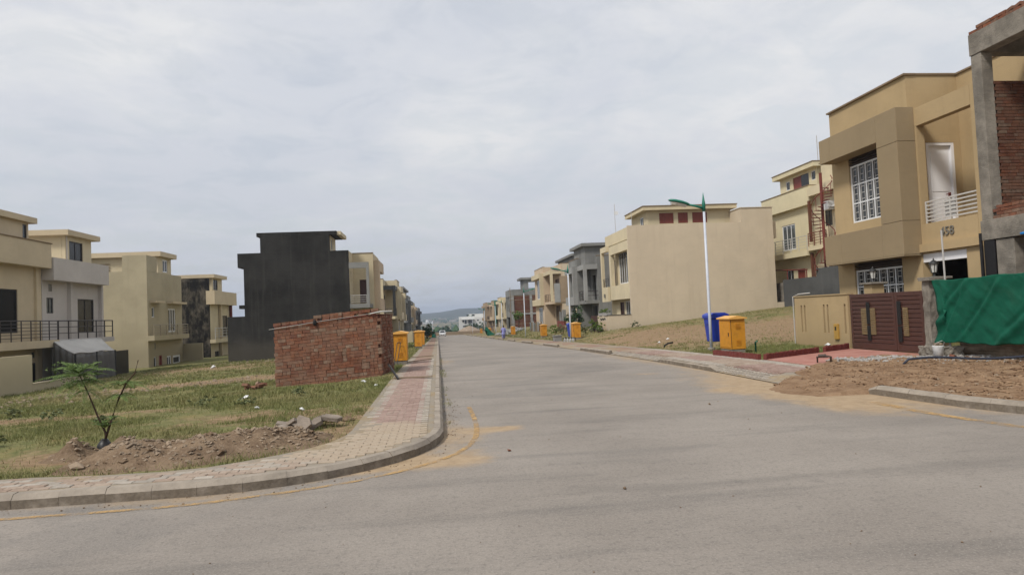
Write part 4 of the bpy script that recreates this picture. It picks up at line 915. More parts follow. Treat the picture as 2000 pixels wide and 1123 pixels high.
for (x0, x1, y0, y1, z0, z1, mt, lab) in ((26.0, 26.2, 40.0, 44.3, 1.0, 3.95, 'greyw', 'tall slate-grey rear yard wall below the spiral stair'), (26.05, 26.25, 44.32, 49.0, 1.0, 3.4, 'greyw', 'lower slate-grey rear yard wall beside the tall one'), (26.1, 26.3, 49.1, 52.5, 1.0, 3.2, 'conc', 'dark grey yard wall at the back corner of the beige house')):
    MB().box(x0, x1, y0, y1, z0, z1).build('yard_wall', mt, label=lab, cat='wall', group='rear yard walls')
MB().box(25.52, 27.0, 49.0, 49.2, .4, 1.75).build('low_wall', 'beige', label='low beige wall continuing the long blank wall at its rear end', cat='wall')
tk = thing('wash_line', 'dark red clothes rail over the rear yard wall', 'rail', (26.6, 48, 1.5)); MB().tube([(26.6, 46.5, 4.0), (26.6, 52, 4.3)], .05, 6).build('rail', 'rust', tk)
for y in (46.6, 49.3, 51.9): MB().tube([(26.6, y, 1.2), (26.6, y, 4.0+(y-46.5)*.055)], .04, 6).build('post', 'rust', tk)

# ================================================================== generic two-storey street houses, further off
def street_house(side, xf, y0, y1, zb, zt, wall, box, label, name='street_house', depth=11, dark='dkopen', frame=None, room=True, roomh=1.5, finish=True, side_wall=None, roommat=None, roomx=3.2, rail='darkrail', win='wframe', gr=False):
    """side=+1: right of the road (front faces -x); xf: front plane; balcony on the near half, projecting window box on the far half"""
    s = side; X = lambda d: xf+s*d; H = thing(name, label, 'house', (X(depth/2), (y0+y1)/2, zb)); L = y1-y0; ym = y0+L*.42
    f1 = zb+(zt-zb)*.42; he = zt-1.0
    # holes in the front wall
    up = (ym+.25*L*.58, y1-.12*L, f1+.55, he-.45); dn = (ym+.2*L*.58, y1-.2*L, zb+.7, f1-.55); dr = (y0+.12*L, ym-.1*L, f1+.12, he-.7); gd = (y0+.10*L, ym-.06*L, zb, f1-.45)
    w = MB(); w.wallx(X(1.3), X(1.5), y0, ym, zb, zt, [dr, gd]); w.wallx(X(0), X(.2), ym+.003, y1, zb, zt, [up, dn]); w.wally(ym, ym+.2, min(X(.2), X(1.5)), max(X(.2), X(1.5)), zb, zt-.003); w.build('front_wall', wall, H)
    w = MB(); a, b = sorted((X(1.503), X(depth))); w.wally(y0, y0+.2, a, b, zb-.3, zt-.002); w.build('side_wall', side_wall or wall, H)
    w = MB(); w.wally(y1-.2, y1, a, b, zb-.3, zt-.002); a, b = sorted((X(depth), X(depth+.2))); w.wallx(a, b, y0, y1, zb-.3, zt-.004); w.build('rear_wall', side_wall or wall, H)
    a, b = sorted((X(.2), X(depth))); slab(H, a, b, y0+.2, y1-.2, he-.05, he+.12, 'conc'); a, b = sorted((X(.1), X(1.3))); slab(H, a, b, y0, ym, f1-.25, f1+.05, wall, 'balcony_floor')
    fm = frame or box
    w = MB(); a, b = sorted((X(0), X(.3))); w.box(a, b, y0, y0+.35, f1+.05, he+.25); a2, b2 = sorted((X(.3), X(1.3))); w.box(a2, b2, y0, y0+.3, he-.2, he+.25); w.build('balcony_frame', fm, H); w = MB(); w.box(a, b, y0+.35, ym, he-.2, he+.25); w.build('balcony_beam', fm, H)
    railing(H, [(X(.15), y0+.4), (X(.15), ym)], f1+.05, f1+.95, rail, 4, 1.2, .025); w = MB(); w.tube([(X(1.3), y0+.1, f1+.9), (X(.3), y0+.1, f1+.9)], .03, 5); w.tube([(X(1.3), y0+.1, f1+.5), (X(.3), y0+.1, f1+.5)], .03, 5); w.build('side_rail', rail, H)
    a, b = sorted((X(-.45), X(-.003))); w = MB(); w.box(a, b, ym+.05, y1, up[3]+.1, he+.25); w.build('window_hood', box, H); w = MB(); w.box(a, b, ym+.05, y1, f1-.3, up[2]-.05); w.build('window_apron', box, H); w = MB(); w.box(a, b, ym+.05, ym+.4, up[2]-.05, up[3]+.1); w.build('window_cheek', box, H)
    if finish:
        window(H, 'x', X(.05), s, up[0], up[1], up[2], up[3], 3, 1, win, 'glass', .09); window(H, 'x', X(.05), s, dn[0], dn[1], dn[2], dn[3], 3, 1, win, 'glass', .09); door(H, 'x', X(1.35), s, dr[0], dr[1], dr[2], dr[3], 'maroon', handle=False); slab(H, X(1.4), X(1.45), gd[0], gd[1], gd[2], gd[3], dark, 'garage_door')
    a, b = sorted((X(-.03), X(.25))); slab(H, a, b, ym, y1+.02, zt, zt+.06, 'coping', 'coping'); a, b = sorted((X(1.25), X(depth))); slab(H, a, b, y0-.02, y0+.24, zt, zt+.06, 'coping', 'coping')
    if room:
        a, b = sorted((X(roomx), X(roomx+4.5))); w = MB(); w.wally(y0+1, y0+1.2, a, b, he+.1, zt+roomh, [((a+b)/2-.5, (a+b)/2+.5, zt+.2, zt+roomh-.35)]); w.wallx(a, a+.2, y0+1.2, y1-1, he+.1, zt+roomh); w.wallx(b-.2, b, y0+1.2, y1-1, he+.1, zt+roomh); w.build('stair_room', roommat or wall, H); slab(H, a-.35, b+.35, y0+.65, y1-.6, zt+roomh+.002, zt+roomh+.28, roommat or wall, 'stair_room_roof')
    a, b = sorted((X(-1.7), X(-1.5)))
    if gr is False: w = MB(); w.wallx(a, b, y0+.1, y0+L*.45, zb-.3, zb+1.3); w.wally(y0+.1, y0+.3, min(X(-1.5), X(1.3)), max(X(-1.5), X(1.3)), zb-.3, zb+1.3); w.build('front_yard_wall', wall, H); slab(H, a, b, y0+L*.47, y1-.2, zb-.2, zb+1.4, 'maroon', 'yard_gate')
    return H
street_house(1, 13.5, 61.5, 68.5, -.35, 6.75, 'grey', 'grey2', 'raw grey rendered house next to the beige house', finish=False, roomh=1.0, roomx=.4, gr=True)
street_house(1, 13.5, 80, 93, -.3, 7.5, 'peach', 'cream', 'peach-beige house with a boarded recess in its side wall', roommat='grey', roomh=.95, side_wall='beige', gr=True)
HH = bpy.data.objects[-1] if False else None
rb_ = thing('boarded_panel', 'pale grey board closing the recess of the peach house', 'panel', (14.3, 79.9, 2.9)); MB().box(13.9, 14.6, 79.86, 79.94, 2.9, 5.15).build('board', 'grey2', rb_); MB().box(14.61, 15.5, 79.9, 79.96, 2.9, 6.0).build('recess_lining', 'brownplaster', rb_)
street_house(1, 13.4, 138, 151, -2.0, 5.4, 'cream', 'cream2', 'cream house beyond the scaffolded brick house', room=True, roomh=.9, roommat='cream')
street_house(1, 13.4, 155, 170, -2.4, 5.2, 'brownplaster', 'peach', 'brown half-finished house with dark openings down the street', finish=False, room=False, gr=True)
street_house(1, 13.4, 176, 200, -2.8, 5.2, 'brownplaster', 'brownplaster', 'last brown house frame at the far right end of the street', finish=False, room=False, gr=True)
street_house(-1, -4.5, 76.0, 84.5, -1.0, 6.2, 'cream', 'cream2', 'cream house with black balcony frame behind the brick hut', frame='blackmetal', room=False)
street_house(-1, -4.5, 86.5, 92.5, -1.1, 5.8, 'cream2', 'cream', 'narrow cream house just past the black-framed one', room=False)
street_house(-1, -4.5, 100, 119, -1.4, 5.3, 'grey2', 'grey', 'pale grey unfinished house on the left of the street', finish=False, roomh=.9, roomx=.6, gr=True)
street_house(-1, -4.5, 122, 140, -1.8, 4.7, 'cream', 'peach', 'cream house with narrow tall window far down the left side', room=False)
street_house(-1, -4.5, 152, 182, -2.4, 4.2, 'grey', 'greyw', 'dark grey house closing the left row', finish=False, room=False, gr=True)

# scaffolded brick-infill house
H = thing('brick_infill_house', 'grey unfinished house with brick infill side wall behind bamboo scaffolding', 'house', (18, 129, -1.5))
w = MB(); w.wally(126.0, 126.3, 13.8, 24, 5.2, 6.3); w.build('top_beam', 'grey', H)
for x in (13.8, 17.2, 20.5, 23.6): MB().box(x, x+.45, 126.0, 126.3, -1.6, 5.198).build('column', 'grey2', H)
for z in (1.6,): MB().box(13.8, 24, 125.98, 126.0, z, z+.3).build('floor_beam', 'grey2', H)
MB().box(13.81, 23.9, 126.1, 126.28, -1.6, 5.197).build('brick_panel', 'brick_old', H)
w = MB(); w.wallx(13.5, 13.8, 126.0, 134, -1.6, 6.28, [(127, 129.5, 2.2, 5), (130.5, 133, 2.2, 5), (127, 133, -1.6, 1.2)]); w.wally(133.8, 134, 13.81, 24, -1.6, 6.28); w.build('front_wall', 'grey', H); slab(H, 13.81, 24, 126.31, 133.79, 5.3, 5.5, 'conc')
w = MB(); w.wally(127, 127.2, 16.3, 20, 6.3, 8.1, [(17.2, 18.9, 6.5, 7.6)]); w.wallx(16.3, 16.5, 127.2, 132, 6.3, 8.1); w.build('stair_room', 'grey', H); slab(H, 15.7, 20.4, 126.6, 132.4, 8.1, 8.5, 'grey', 'stair_room_roof')
SCF = thing('scaffolding', 'thin wooden pole scaffolding against the brick infill wall', 'scaffolding', (17, 125.2, -1.5))
for x in (13.4, 15.9, 18.4, 19.6): MB().tube([(x, 125.3, -1.6), (x+.1, 125.3, 6.6)], .06, 5).build('upright_pole', 'wood', SCF)
for z in (-.1, 2.2, 4.3, 5.0): MB().tube([(13.2, 125.2, z), (20.4, 125.2, z+.1)], .05, 5).build('cross_pole', 'wood', SCF)
# white block and low wall at the end of the street
H = thing('white_block', 'white three-storey building at the far end of the street', 'building', (20, 405, -7))
w = MB(); w.wally(400, 400.3, 12.7, 27, -7.5, 1.6, [(14.4, 15.4, -1.6, -.3), (15.8, 16.8, -2.6, -.3), (17.8, 20.6, -2.4, -.3), (14.6, 17.0, -4.4, -3.6), (18.2, 21, -6, -3.6), (23, 24, -1.2, -.4)]); w.box(12.7, 27, 401, 412, -7.5, 1.55); w.build('facade', 'whitewall', H)
w = MB(); w.box(18.5, 27, 400.2, 410, 1.6, 3.0); w.build('top_storey', 'whitewall', H)
for a, b, c, d in ((14.4, 15.4, -1.6, -.3), (15.8, 16.8, -2.6, -.3), (17.8, 20.6, -2.4, -.3), (14.6, 17.0, -4.4, -3.6), (18.2, 21, -6, -3.6), (23, 24, -1.2, -.4)): window(H, 'y', 400.1, 1, a, b, c, d, 2, 1, 'dframe', 'glass', .12)
for a, b in ((20, 21.6), (17, 18.4)): MB().box(a, b, 400.05, 400.19, 1.9, 2.7).build('window', 'dkopen', H)
MB().box(13.8, 21.4, 398.6, 399.99, -.2, 0).build('porch_slab', 'whitewall', H)

# ================================================================== charcoal-walled house (left)
H = thing('charcoal_house', 'cream house with tall charcoal-grey blank side wall behind the brick hut', 'house', (-10, 54, -.6))
w = MB(); w.wally(50.0, 50.2, -13.5, -6.2, -1.2, 6.83); w.box(-13.9, -13.502, 50.0, 57, 5.82, 6.83); w.build('blank_side_wall', 'dark', H)
MB().box(-13.88, -13.5, 50.02, 51.5, 2.92, 3.18).build('wall_ledge', 'dark', H)
w = MB(); w.wally(50.003, 50.203, -12.32, -7.5, 6.832, 7.98); w.build('stair_room_wall', 'dark', H)
slab(H, -12.56, -7.0, 50.0, 53.4, 7.99, 8.26, 'dark', 'stair_room_roof'); slab(H, -6.99, -6.72, 50.2, 53.4, 7.992, 8.258, 'cream2', 'roof_fascia')
w = MB(); w.wallx(-7.7, -7.5, 50.21, 53, 6.84, 7.98, [(50.8, 51.5, 6.95, 7.8)]); w.wallx(-12.3, -12.1, 50.21, 53, 6.84, 7.98); w.wally(52.8, 53, -12.09, -7.71, 6.84, 7.98); w.build('stair_room', 'cream2', H); window(H, 'x', -7.54, -1, 50.8, 51.5, 6.95, 7.8, 1, 1, 'wframe', 'glassblue')
MB().box(-12.55, -12.33, 51, 52, 6.84, 7.3).build('roof_tank', 'cream', H)
w = MB(); w.wally(50.01, 50.21, -14.7, -13.502, -1.2, 2.38); w.build('rear_yard_wall', 'dark', H)
w = MB(); w.wallx(-6.4, -6.2, 50.21, 57.6, -1, 6.81, [(50.9, 51.25, 4.6, 5.4)]); w.wally(57.4, 57.6, -13.5, -6.41, -1, 6.8); w.wallx(-13.5, -13.3, 50.21, 57.39, -1, 6.8); w.build('front_wall', 'cream', H); slab(H, -13.29, -6.41, 50.21, 57.39, 5.95, 6.1, 'conc')
w = MB(); w.wally(52.6, 52.8, -6.197, -4.7, -1, 6.82, [(-5.75, -5.12, 3.05, 4.82)]); w.wallx(-4.9, -4.7, 52.803, 57.6, -1, 6.818, [(54.2, 56.2, 3.5, 5.4)]); w.build('room_wall', 'cream', H)
slab(H, -4.698, -4.3, 53.0, 57.6, 5.5, 6.3, 'peach', 'window_hood'); slab(H, -4.698, -4.3, 53.0, 57.6, 2.5, 3.4, 'peach', 'window_apron'); slab(H, -4.698, -4.3, 53.0, 53.9, 3.402, 5.498, 'peach', 'window_cheek')
door(H, 'y', 52.64, 1, -5.75, -5.12, 3.05, 4.82, 'maroon', handle=False); window(H, 'x', -4.74, -1, 54.2, 56.2, 3.5, 5.4, 2, 1)
w = MB(); w.box(-6.197, -4.8, 50.0, 50.2, 5.52, 5.94); w.box(-4.99, -4.8, 50.003, 50.203, 2.95, 5.52); w.build('balcony_frame', 'grey', H); slab(H, -6.197, -4.8, 50.0, 52.59, 2.65, 2.94, 'grey', 'balcony_floor')
railing(H, [(-6.15, 50.1), (-5.0, 50.1)], 2.94, 3.55, 'steel', 4, 1.1, .02); slab(H, -6.42, -4.68, 52.56, 52.84, 6.822, 6.87, 'coping', 'coping')
for z0 in (5.2, 4.6): MB().box(-13.62, -13.5, 50.6, 50.9, z0-1, z0-.9).build('pipe_bracket', 'blackmetal', H)

# ================================================================== rear row on the left (rear walls face the plot)
def dark_door(par, y0, y1, z0, z1, pl=-20.5, fm='dframe'): return window(par, 'x', pl-.04, -1, y0, y1, z0, z1, 2, 1, fm, 'dkopen', .06)
H = thing('corner_beige_house', 'warm beige house cut off by the left edge of the picture', 'house', (-26, 34, -.9))
w = MB(); w.wallx(-20.7, -20.5, 30, 38.1, -1.2, 5.15, [(33.2, 36.05, 1.85, 3.98), (37.1, 37.5, -.75, .3), (37.15, 37.45, .55, .85)]); w.wally(30, 30.2, -32, -20.71, -1.2, 5.15); w.wally(37.9, 38.1, -32, -20.71, -1.2, 5.15); w.wallx(-32.2, -32, 30, 38.1, -1.2, 5.15); w.build('rear_wall', 'l1', H)
slab(H, -32, -19.95, 30, 38.05, 5.152, 6.42, 'l1', 'roof_parapet'); slab(H, -32, -19.9, 29.95, 38.08, 6.422, 6.47, 'coping', 'coping')
dark_door(H, 33.2, 36.05, 1.85, 3.98); door(H, 'x', -20.54, -1, 37.1, 37.5, -.75, .3, 'dframe', handle=False); window(H, 'x', -20.54, -1, 37.15, 37.45, .55, .85, 1, 1, 'digit')
MB().box(-20.5, -20.38, 37.45, 37.7, -1, 5.15).build('pilaster', 'l1', H)
slab(H, -20.5, -19.6, 30, 38.0, 1.05, 1.42, 'l1', 'balcony_slab'); railing(H, [(-19.65, 30.1), (-19.65, 37.95)], 1.42, 2.4, 'darkrail', 6, .75, .022)
w = MB(); w.wallx(-20.9, -20.7, 31, 37.4, 6.47, 7.45, [(36.9, 37.25, 6.6, 7.35)]); w.wally(31, 31.2, -26, -20.9, 6.47, 7.45); w.wally(37.2, 37.4, -26, -20.9, 6.47, 7.45); w.build('stair_room', 'l1', H); slab(H, -26.3, -20.45, 30.6, 37.75, 7.452, 7.75, 'l1', 'stair_room_roof'); window(H, 'x', -20.72, -1, 36.9, 37.25, 6.6, 7.35, 1, 1, 'dframe')
g = thing('garden_wall', 'cream garden wall stepping down towards the tent beside the corner house', 'wall', (-17.6, 32, -.9)); w = MB(); w.wallx(-17.7, -17.5, 27, 31.75, -1.4, .86); w.wallx(-17.7, -17.5, 31.755, 37, -1.4, -.42); w.build('wall', 'cream', g)
MB().box(-17.72, -17.48, 31.76, 37.02, -.418, -.37).build('coping', 'cream2', g)
H = thing('white_rear_house', 'grey-white house with dark balcony railing and a canvas tent below', 'house', (-26, 41, -1))
w = MB(); w.wallx(-20.7, -20.5, 38.15, 44.5, -1.4, 4.55, [(41.7, 43.55, 1.72, 3.68), (38.55, 39.2, 2.83, 3.66), (38.75, 39.1, 4.0, 4.4)]); w.wally(38.15, 38.35, -32, -20.71, -1.4, 4.55); w.wally(44.3, 44.5, -32, -20.71, -1.4, 4.55); w.build('rear_wall', 'white', H)
slab(H, -32, -19.9, 38.15, 44.2, 4.552, 5.75, 'white', 'roof_parapet')
dark_door(H, 41.7, 43.55, 1.72, 3.68); window(H, 'x', -20.54, -1, 38.55, 39.2, 2.83, 3.66, 2, 1, 'dframe', 'glassblue'); slab(H, -20.55, -20.52, 38.75, 39.1, 4.0, 4.4, 'digit', 'vent')
for y in (40.6, 44.1): MB().box(-20.5, -20.3, y, y+.22, -1.4, 4.55).build('pilaster', 'white', H)
slab(H, -20.5, -19.7, 38.15, 44.3, 1.15, 1.42, 'white', 'balcony_slab'); railing(H, [(-19.75, 38.2), (-19.75, 44.2)], 1.42, 2.4, 'darkrail', 3, 1.0, .028)
w = MB(); w.wallx(-20.95, -20.75, 41.0, 43.9, 5.752, 7.25, [(41.4, 42.9, 5.9, 7.0)]); w.wally(41.0, 41.2, -25, -20.96, 5.752, 7.25); w.wally(43.7, 43.9, -25, -20.96, 5.752, 7.25); w.build('stair_room', 'cream2', H); slab(H, -25.3, -20.4, 40.6, 44.3, 7.252, 7.55, 'l1', 'stair_room_roof'); dark_door(H, 41.4, 42.9, 5.9, 7.0, -20.75); MB().tube([(-20.72, 41.08, 5.75), (-20.72, 41.08, 7.25)], .04, 6).build('drain_pipe', 'white', H)
T = thing('canvas_tent', 'grey canvas lean-to tent against the grey-white house', 'tent', (-19, 39.5, -1))
sheet('roof_canvas', lambda u, v: (-19.7+v*1.45, 37.5+u*5.1-(.8+.8*u)*v, 1.38-v*.7+.03*np.sin(u*12)*v-.06*np.sin(v*3.1)), 24, 10, 'canvas', T, .02)
sheet('front_curtain', lambda u, v: (-18.27+.06*np.sin(u*40)*(.3+v)+.03*np.sin(u*13), 36.7+u*4.3, .66-v*1.8), 90, 8, 'canvas2', T, .02); sheet('side_curtain', lambda u, v: (-19.7+u*1.42, 37.45-.75*u+.05*np.sin(u*22), (1.34-u*.68)*(1-v)-1.15*v), 40, 8, 'canvas2', T, .02)
for y in (36.72, 38.9, 41.0): MB().tube([(-18.2, y, -1.3), (-18.2, y, .68)], .04, 6).build('tent_pole', 'blackmetal', T)
MB().box(-19.3, -19.2, 42.6, 45.0, -1.3, .55).build('screen_board', 'blackpl', label='black board screen standing to the right of the canvas tent', cat='screen')
H = thing('pale_olive_house', 'pale olive house with blank side wall and stepped tower', 'house', (-26, 54, -1))
w = MB(); w.wally(51.2, 51.4, -33, -20.5, -1.6, 5.95); w.wally(51.2, 51.4, -22.15, -20.5, 5.952, 7.08); w.build('blank_side_wall', 'pale', H)
w = MB(); w.wallx(-20.7, -20.5, 51.403, 57.8, -1.6, 5.94, [(51.9, 52.4, 2.62, 3.37), (54.93, 56.4, 1.5, 3.3), (52.1, 52.55, -1.3, -.25), (53.0, 53.6, -1.3, -.18), (54.5, 55.35, -1.3, -.3), (55.7, 57.25, -1.05, -.32), (52.25, 52.5, .3, .75)]); w.wallx(-20.7, -20.5, 51.403, 53.0, 5.952, 7.07); w.wallx(-22.15, -21.95, 51.403, 53.0, 5.952, 7.07); w.wally(52.8, 53.0, -21.94, -20.71, 5.952, 7.07); w.wally(57.6, 57.8, -33, -20.71, -1.6, 5.93); w.build('rear_wall', 'pale', H); slab(H, -33, -20.71, 51.41, 57.59, 4.9, 5.05, 'conc')
window(H, 'x', -20.54, -1, 51.9, 52.4, 2.62, 3.37, 1, 1, 'wframe', 'glassblue'); window(H, 'x', -20.54, -1, 54.93, 56.4, 1.5, 3.3, 3, 1, 'wframe', 'glass', .1); window(H, 'x', -20.54, -1, 52.1, 52.55, -1.3, -.25, 1, 1); door(H, 'x', -20.54, -1, 53.0, 53.6, -1.3, -.18, 'redwood', handle=False); window(H, 'x', -20.54, -1, 54.5, 55.35, -1.3, -.3, 2, 1, 'wframe', 'glass', .1); window(H, 'x', -20.54, -1, 55.7, 57.25, -1.05, -.32, 1, 1, 'wframe', 'glass', .16); slab(H, -20.56, -20.52, 52.25, 52.5, .3, .75, 'digit', 'vent')
for a, b in ((51.6, 53.3), (54.75, 57.7)): slab(H, -20.5, -20.05, a, b, 3.66, 3.82, 'l1', 'sun_shade')
slab(H, -20.5, -19.95, 50.9, 57.7, .95, 1.3, 'pale', 'balcony_slab'); railing(H, [(-20.0, 51.0), (-20.0, 57.6)], 1.3, 2.05, 'tanrail', 4, 1.1, .025)
w = MB(); w.wallx(-21.5, -21.3, 55.3, 57.9, 5.06, 7.35, [(56.2, 57.2, 6.2, 7.2)]); w.wally(55.3, 55.5, -30, -21.51, 5.06, 7.35); w.build('stair_room', 'cream', H); slab(H, -30, -20.95, 54.9, 58.2, 7.352, 7.72, 'l1', 'stair_room_roof'); window(H, 'x', -21.34, -1, 56.2, 57.2, 6.2, 7.2, 2, 1, 'wframe', 'glass', .1); window(H, 'y', 55.28, 1, -27.4, -26.6, 6.5, 7.0, 1, 1); louvre(H, 'y', 55.2, 1, -26.2, -24.8, 6.3, 7.0, 3, 'wood')
slab(H, -20.5, -19.0, 57.85, 58.05, -1.6, .5, 'pale', 'yard_wall'); slab(H, -19.05, -18.9, 52.5, 57.84, -1.6, -1.02, 'cream2', 'yard_kerb')
H = thing('stained_house', 'cream house with black mould-stained side wall', 'house', (-26, 68, -1.1))
w = MB(); w.wally(64.3, 64.5, -33, -20.45, -1.8, 6.15); w.build('stained_side_wall', 'stain', H)
w = MB(); w.wallx(-20.65, -20.45, 64.503, 71, -1.8, 3.8, [(67.9, 69.6, .8, 2.8), (65.6, 66.8, -1.6, -.5)]); w.wally(70.8, 71, -33, -20.66, -1.8, 5); w.build('rear_wall', 'cream', H); slab(H, -20.7, -19.95, 64.29, 71.1, 3.802, 5.03, 'l1', 'roof_parapet'); slab(H, -33, -20.72, 64.51, 70.79, 4.3, 4.5, 'conc')
dark_door(H, 67.9, 69.6, .8, 2.8, -20.45); dark_door(H, 65.6, 66.8, -1.6, -.5, -20.45); slab(H, -20.44, -19.95, 64.3, 71, .3, .62, 'cream2', 'balcony_slab'); railing(H, [(-20.0, 64.4), (-20.0, 70.8)], .62, 1.62, 'steel', 4, 1.1, .025)
w = MB(); w.wallx(-20.9, -20.7, 66.0, 69.0, 5.032, 6.3, [(66.4, 67.7, 5.2, 6.2)]); w.wally(66.0, 66.2, -30, -20.91, 4.5, 6.3); w.build('stair_room', 'cream', H); slab(H, -30, -20.35, 65.6, 69.5, 6.302, 6.62, 'l1', 'stair_room_roof'); dark_door(H, 66.4, 67.7, 5.2, 6.2, -20.7); MB().box(-20.4, -20.2, 66.9, 67.2, -1.8, 3.8).build('pilaster', 'l1', H); MB().box(-20.4, -20.2, 70.2, 70.45, -1.8, 3.8).build('drain_pipe', 'rust', H)

# ================================================================== brick hut by the left footpath
K = bpy.data.objects.new('brick_hut', None); COL.objects.link(K); tag(K, 'small dry-stacked red brick hut beside the left footpath', 'hut')
KW, KD, KC, NC, SH = 3.09, 2.3, .0957, 18, .075     # the courses climb with the ground, the corners stay plumb
WLOC[K] = Vector((0, 0, 0)); kb = .087
def shear(mb): mb.v = [(x, y, z+SH*x) for x, y, z in mb.v]; return mb
shear(MB().box(.06, KW-.06, .06, KD-.06, -.5, NC*KC-.03)).build('core', 'brickcore', K, local=True)
BHV = [(brick_mesh('brick', L+.001, D, kb, 'brick')) for L, D in ((.23, .11), (.222, .11), (.116, .226), (.11, .226))]
fr = []; others_x = []; others_y = []
for c in range(-2, NC):
    z = c*KC; x = random.uniform(-.02, .02); pat = random.random(); rowdy = random.gauss(0, .003)
    while x < KW-.04:
        L = .233 if random.random() < (.66 if pat > .4 else .22) else .117
        if x+L > KW+.03: L = .117
        fr.append((x+L/2, z, L, rowdy)); x += L
    x = .12
    while x < KW: others_x.append((x, KD-.06, z)); x += .235
    y = .25+.06*(c % 2)
    while y < KD-.1: others_y.append((KW-.055+random.gauss(0, .006), y, z)); others_y.append((.055, y, z)); y += .235
order = sorted(range(len(fr)), key=lambda i: (-round(fr[i][2], 2), -fr[i][1])); idx = set([i for i in order if fr[i][1] >= 0][:262])
for i, (x, z, L, rd) in enumerate(fr):
    if i in idx:
        o = link('brick', BHV[(0 if L > .2 else 2)+(i % 2)], K); o.location = (x+random.uniform(-.005, .005), (.055 if L > .2 else .113)+abs(random.gauss(0, .006))-.010+rd, z+SH*x+random.uniform(-.003, .003)); o.rotation_euler = (random.gauss(0, .012), -SH+random.gauss(0, .008), random.gauss(0, .012))
def brick_rows(lst, L, D, rot=0.):
    o = brick_stuff(lst, 'brick_courses', 'brick', K, L, D, kb, rot, .003); co = np.empty(len(o.data.vertices)*3, np.float32); o.data.vertices.foreach_get('co', co); co = co.reshape(-1, 3); co[:, 2] += SH*co[:, 0]; o.data.vertices.foreach_set('co', co.ravel())
brick_rows([(x, .11, z) for i, (x, z, L, rd) in enumerate(fr) if i not in idx and L < .2], .11, .226); brick_rows([(x, .05, z) for i, (x, z, L, rd) in enumerate(fr) if i not in idx and L > .2], .226, .11)
brick_rows(others_x, .226, .11); brick_rows(others_y, .226, .11, R(90))
zt = NC*KC
shear(MB().box(-.02, KW+.02, .02, KD, zt+.004, zt+.02)).build('roof_sheet', 'rust', K, local=True)
shear(MB().tube([(-.14, -.03, zt-.06), (.6, -.035, zt-.03), (1.2, -.04, zt+.0), (2.2, -.035, zt+.03), (KW-.1, -.04, zt+.06), (KW+.38, -.04, zt+.05)], .009, 6)).build('edge_pipe', 'digit', K, local=True)
shear(MB().tube([(KW-.25, -.05, zt+.05), (KW+.1, -.03, zt+.09), (KW+.4, .0, zt+.06)], .02, 6)).build('white_rag', 'steel', K, local=True)
x = -.02
while x < KW-.08:
    for j in range(2 if x > .95 and random.random() < .85 else 1):
        hd = random.random() < .5; o = link('brick', BHV[2 if hd else 0], K); o.location = (x+(.06 if hd else .115), (.12 if hd else .06)+random.uniform(-.02, .03), zt+.022+SH*x+j*.092); o.rotation_euler = (random.gauss(0, .03), -SH+random.gauss(0, .03), random.gauss(0, .07))
    x += .121 if hd else .238
shear(MB().lathe((1.22, -.05, zt-.03), [(.03, -.06), (.06, -.02), (.05, .06), (.02, .1)], 8)).build('cable_knot', 'rubber', K, local=True)
K.location = (-4.79, 20.76, -.09); K.rotation_euler = (0, 0, -YAW)

# ------------------------------------------------------------------ scatter helpers
def leafcloud(name, parent, blobs, n, size, mat, world=True, flat_=.0, **k):
    """many small leaf faces in clumps spread through the given ellipsoids (cx,cy,cz,rx,ry,rz)"""
    w = np.array([b[3]*b[4]*b[5] for b in blobs])**.66; cnt = (n*w/w.sum()).astype(int)+1; P = []
    for b, c in zip(blobs, cnt):
        m = max(3, c//14); d = RNG.normal(size=(m, 3)); d /= np.linalg.norm(d, axis=1)[:, None]; r = RNG.uniform(.35, 1., m)**.5
        cl = d*r[:, None]; ci = RNG.integers(0, m, c); p = cl[ci]+RNG.normal(0, .13, (c, 3)); P.append(p*np.array(b[3:])+np.array(b[:3]))
    P = np.concatenate(P); c = len(P); a = RNG.normal(size=(c, 3)); a[:, 2] *= .6; a /= np.linalg.norm(a, axis=1)[:, None]; t = RNG.normal(size=(c, 3)); b_ = np.cross(a, t); b_ /= np.linalg.norm(b_, axis=1)[:, None]
    s = size*RNG.uniform(.6, 1.35, c)[:, None]; V = np.stack([P-a*s, P+b_*s*.45, P+a*s, P-b_*s*.45], 1).reshape(-1, 3); F = np.arange(c*4).reshape(-1, 4)
    return bigmesh(name, V-(np.array(WLOC[parent]) if parent else 0), F, mat, parent, **k)
OCT = np.array([(1, 0, 0), (-1, 0, 0), (0, 1, 0), (0, -1, 0), (0, 0, 1), (0, 0, -1), (.62, .62, .4), (-.62, .62, .4), (-.62, -.62, .4), (.62, -.62, .4)])
OF = np.array([(0, 6, 4), (6, 2, 4), (2, 7, 4), (7, 1, 4), (1, 8, 4), (8, 3, 4), (3, 9, 4), (9, 0, 4), (0, 2, 6), (2, 1, 7), (1, 3, 8), (3, 0, 9), (0, 5, 2), (2, 5, 1), (1, 5, 3), (3, 5, 0)])
def stones(name, P, S, mat, parent=None, flat_=.65, **k):
    n = len(P); q = OCT[None]*(1+RNG.normal(0, .22, (n, 10, 1)))*np.array([1, .8, flat_])[None, None]; an = RNG.uniform(0, 6.28, n); c, s = np.cos(an), np.sin(an)
    x = q[:, :, 0]*c[:, None]-q[:, :, 1]*s[:, None]; y = q[:, :, 0]*s[:, None]+q[:, :, 1]*c[:, None]; q = np.stack([x, y, q[:, :, 2]+RNG.normal(0, .25, (n, 1))*x], -1)
    V = (q*np.asarray(S)[:, None, None]+np.asarray(P)[:, None]).reshape(-1, 3); F = (OF[None]+(np.arange(n)*10)[:, None, None]).reshape(-1, 3)
    return bigmesh(name, V-(np.array(WLOC[parent]) if parent else 0), F, mat, parent, **k)
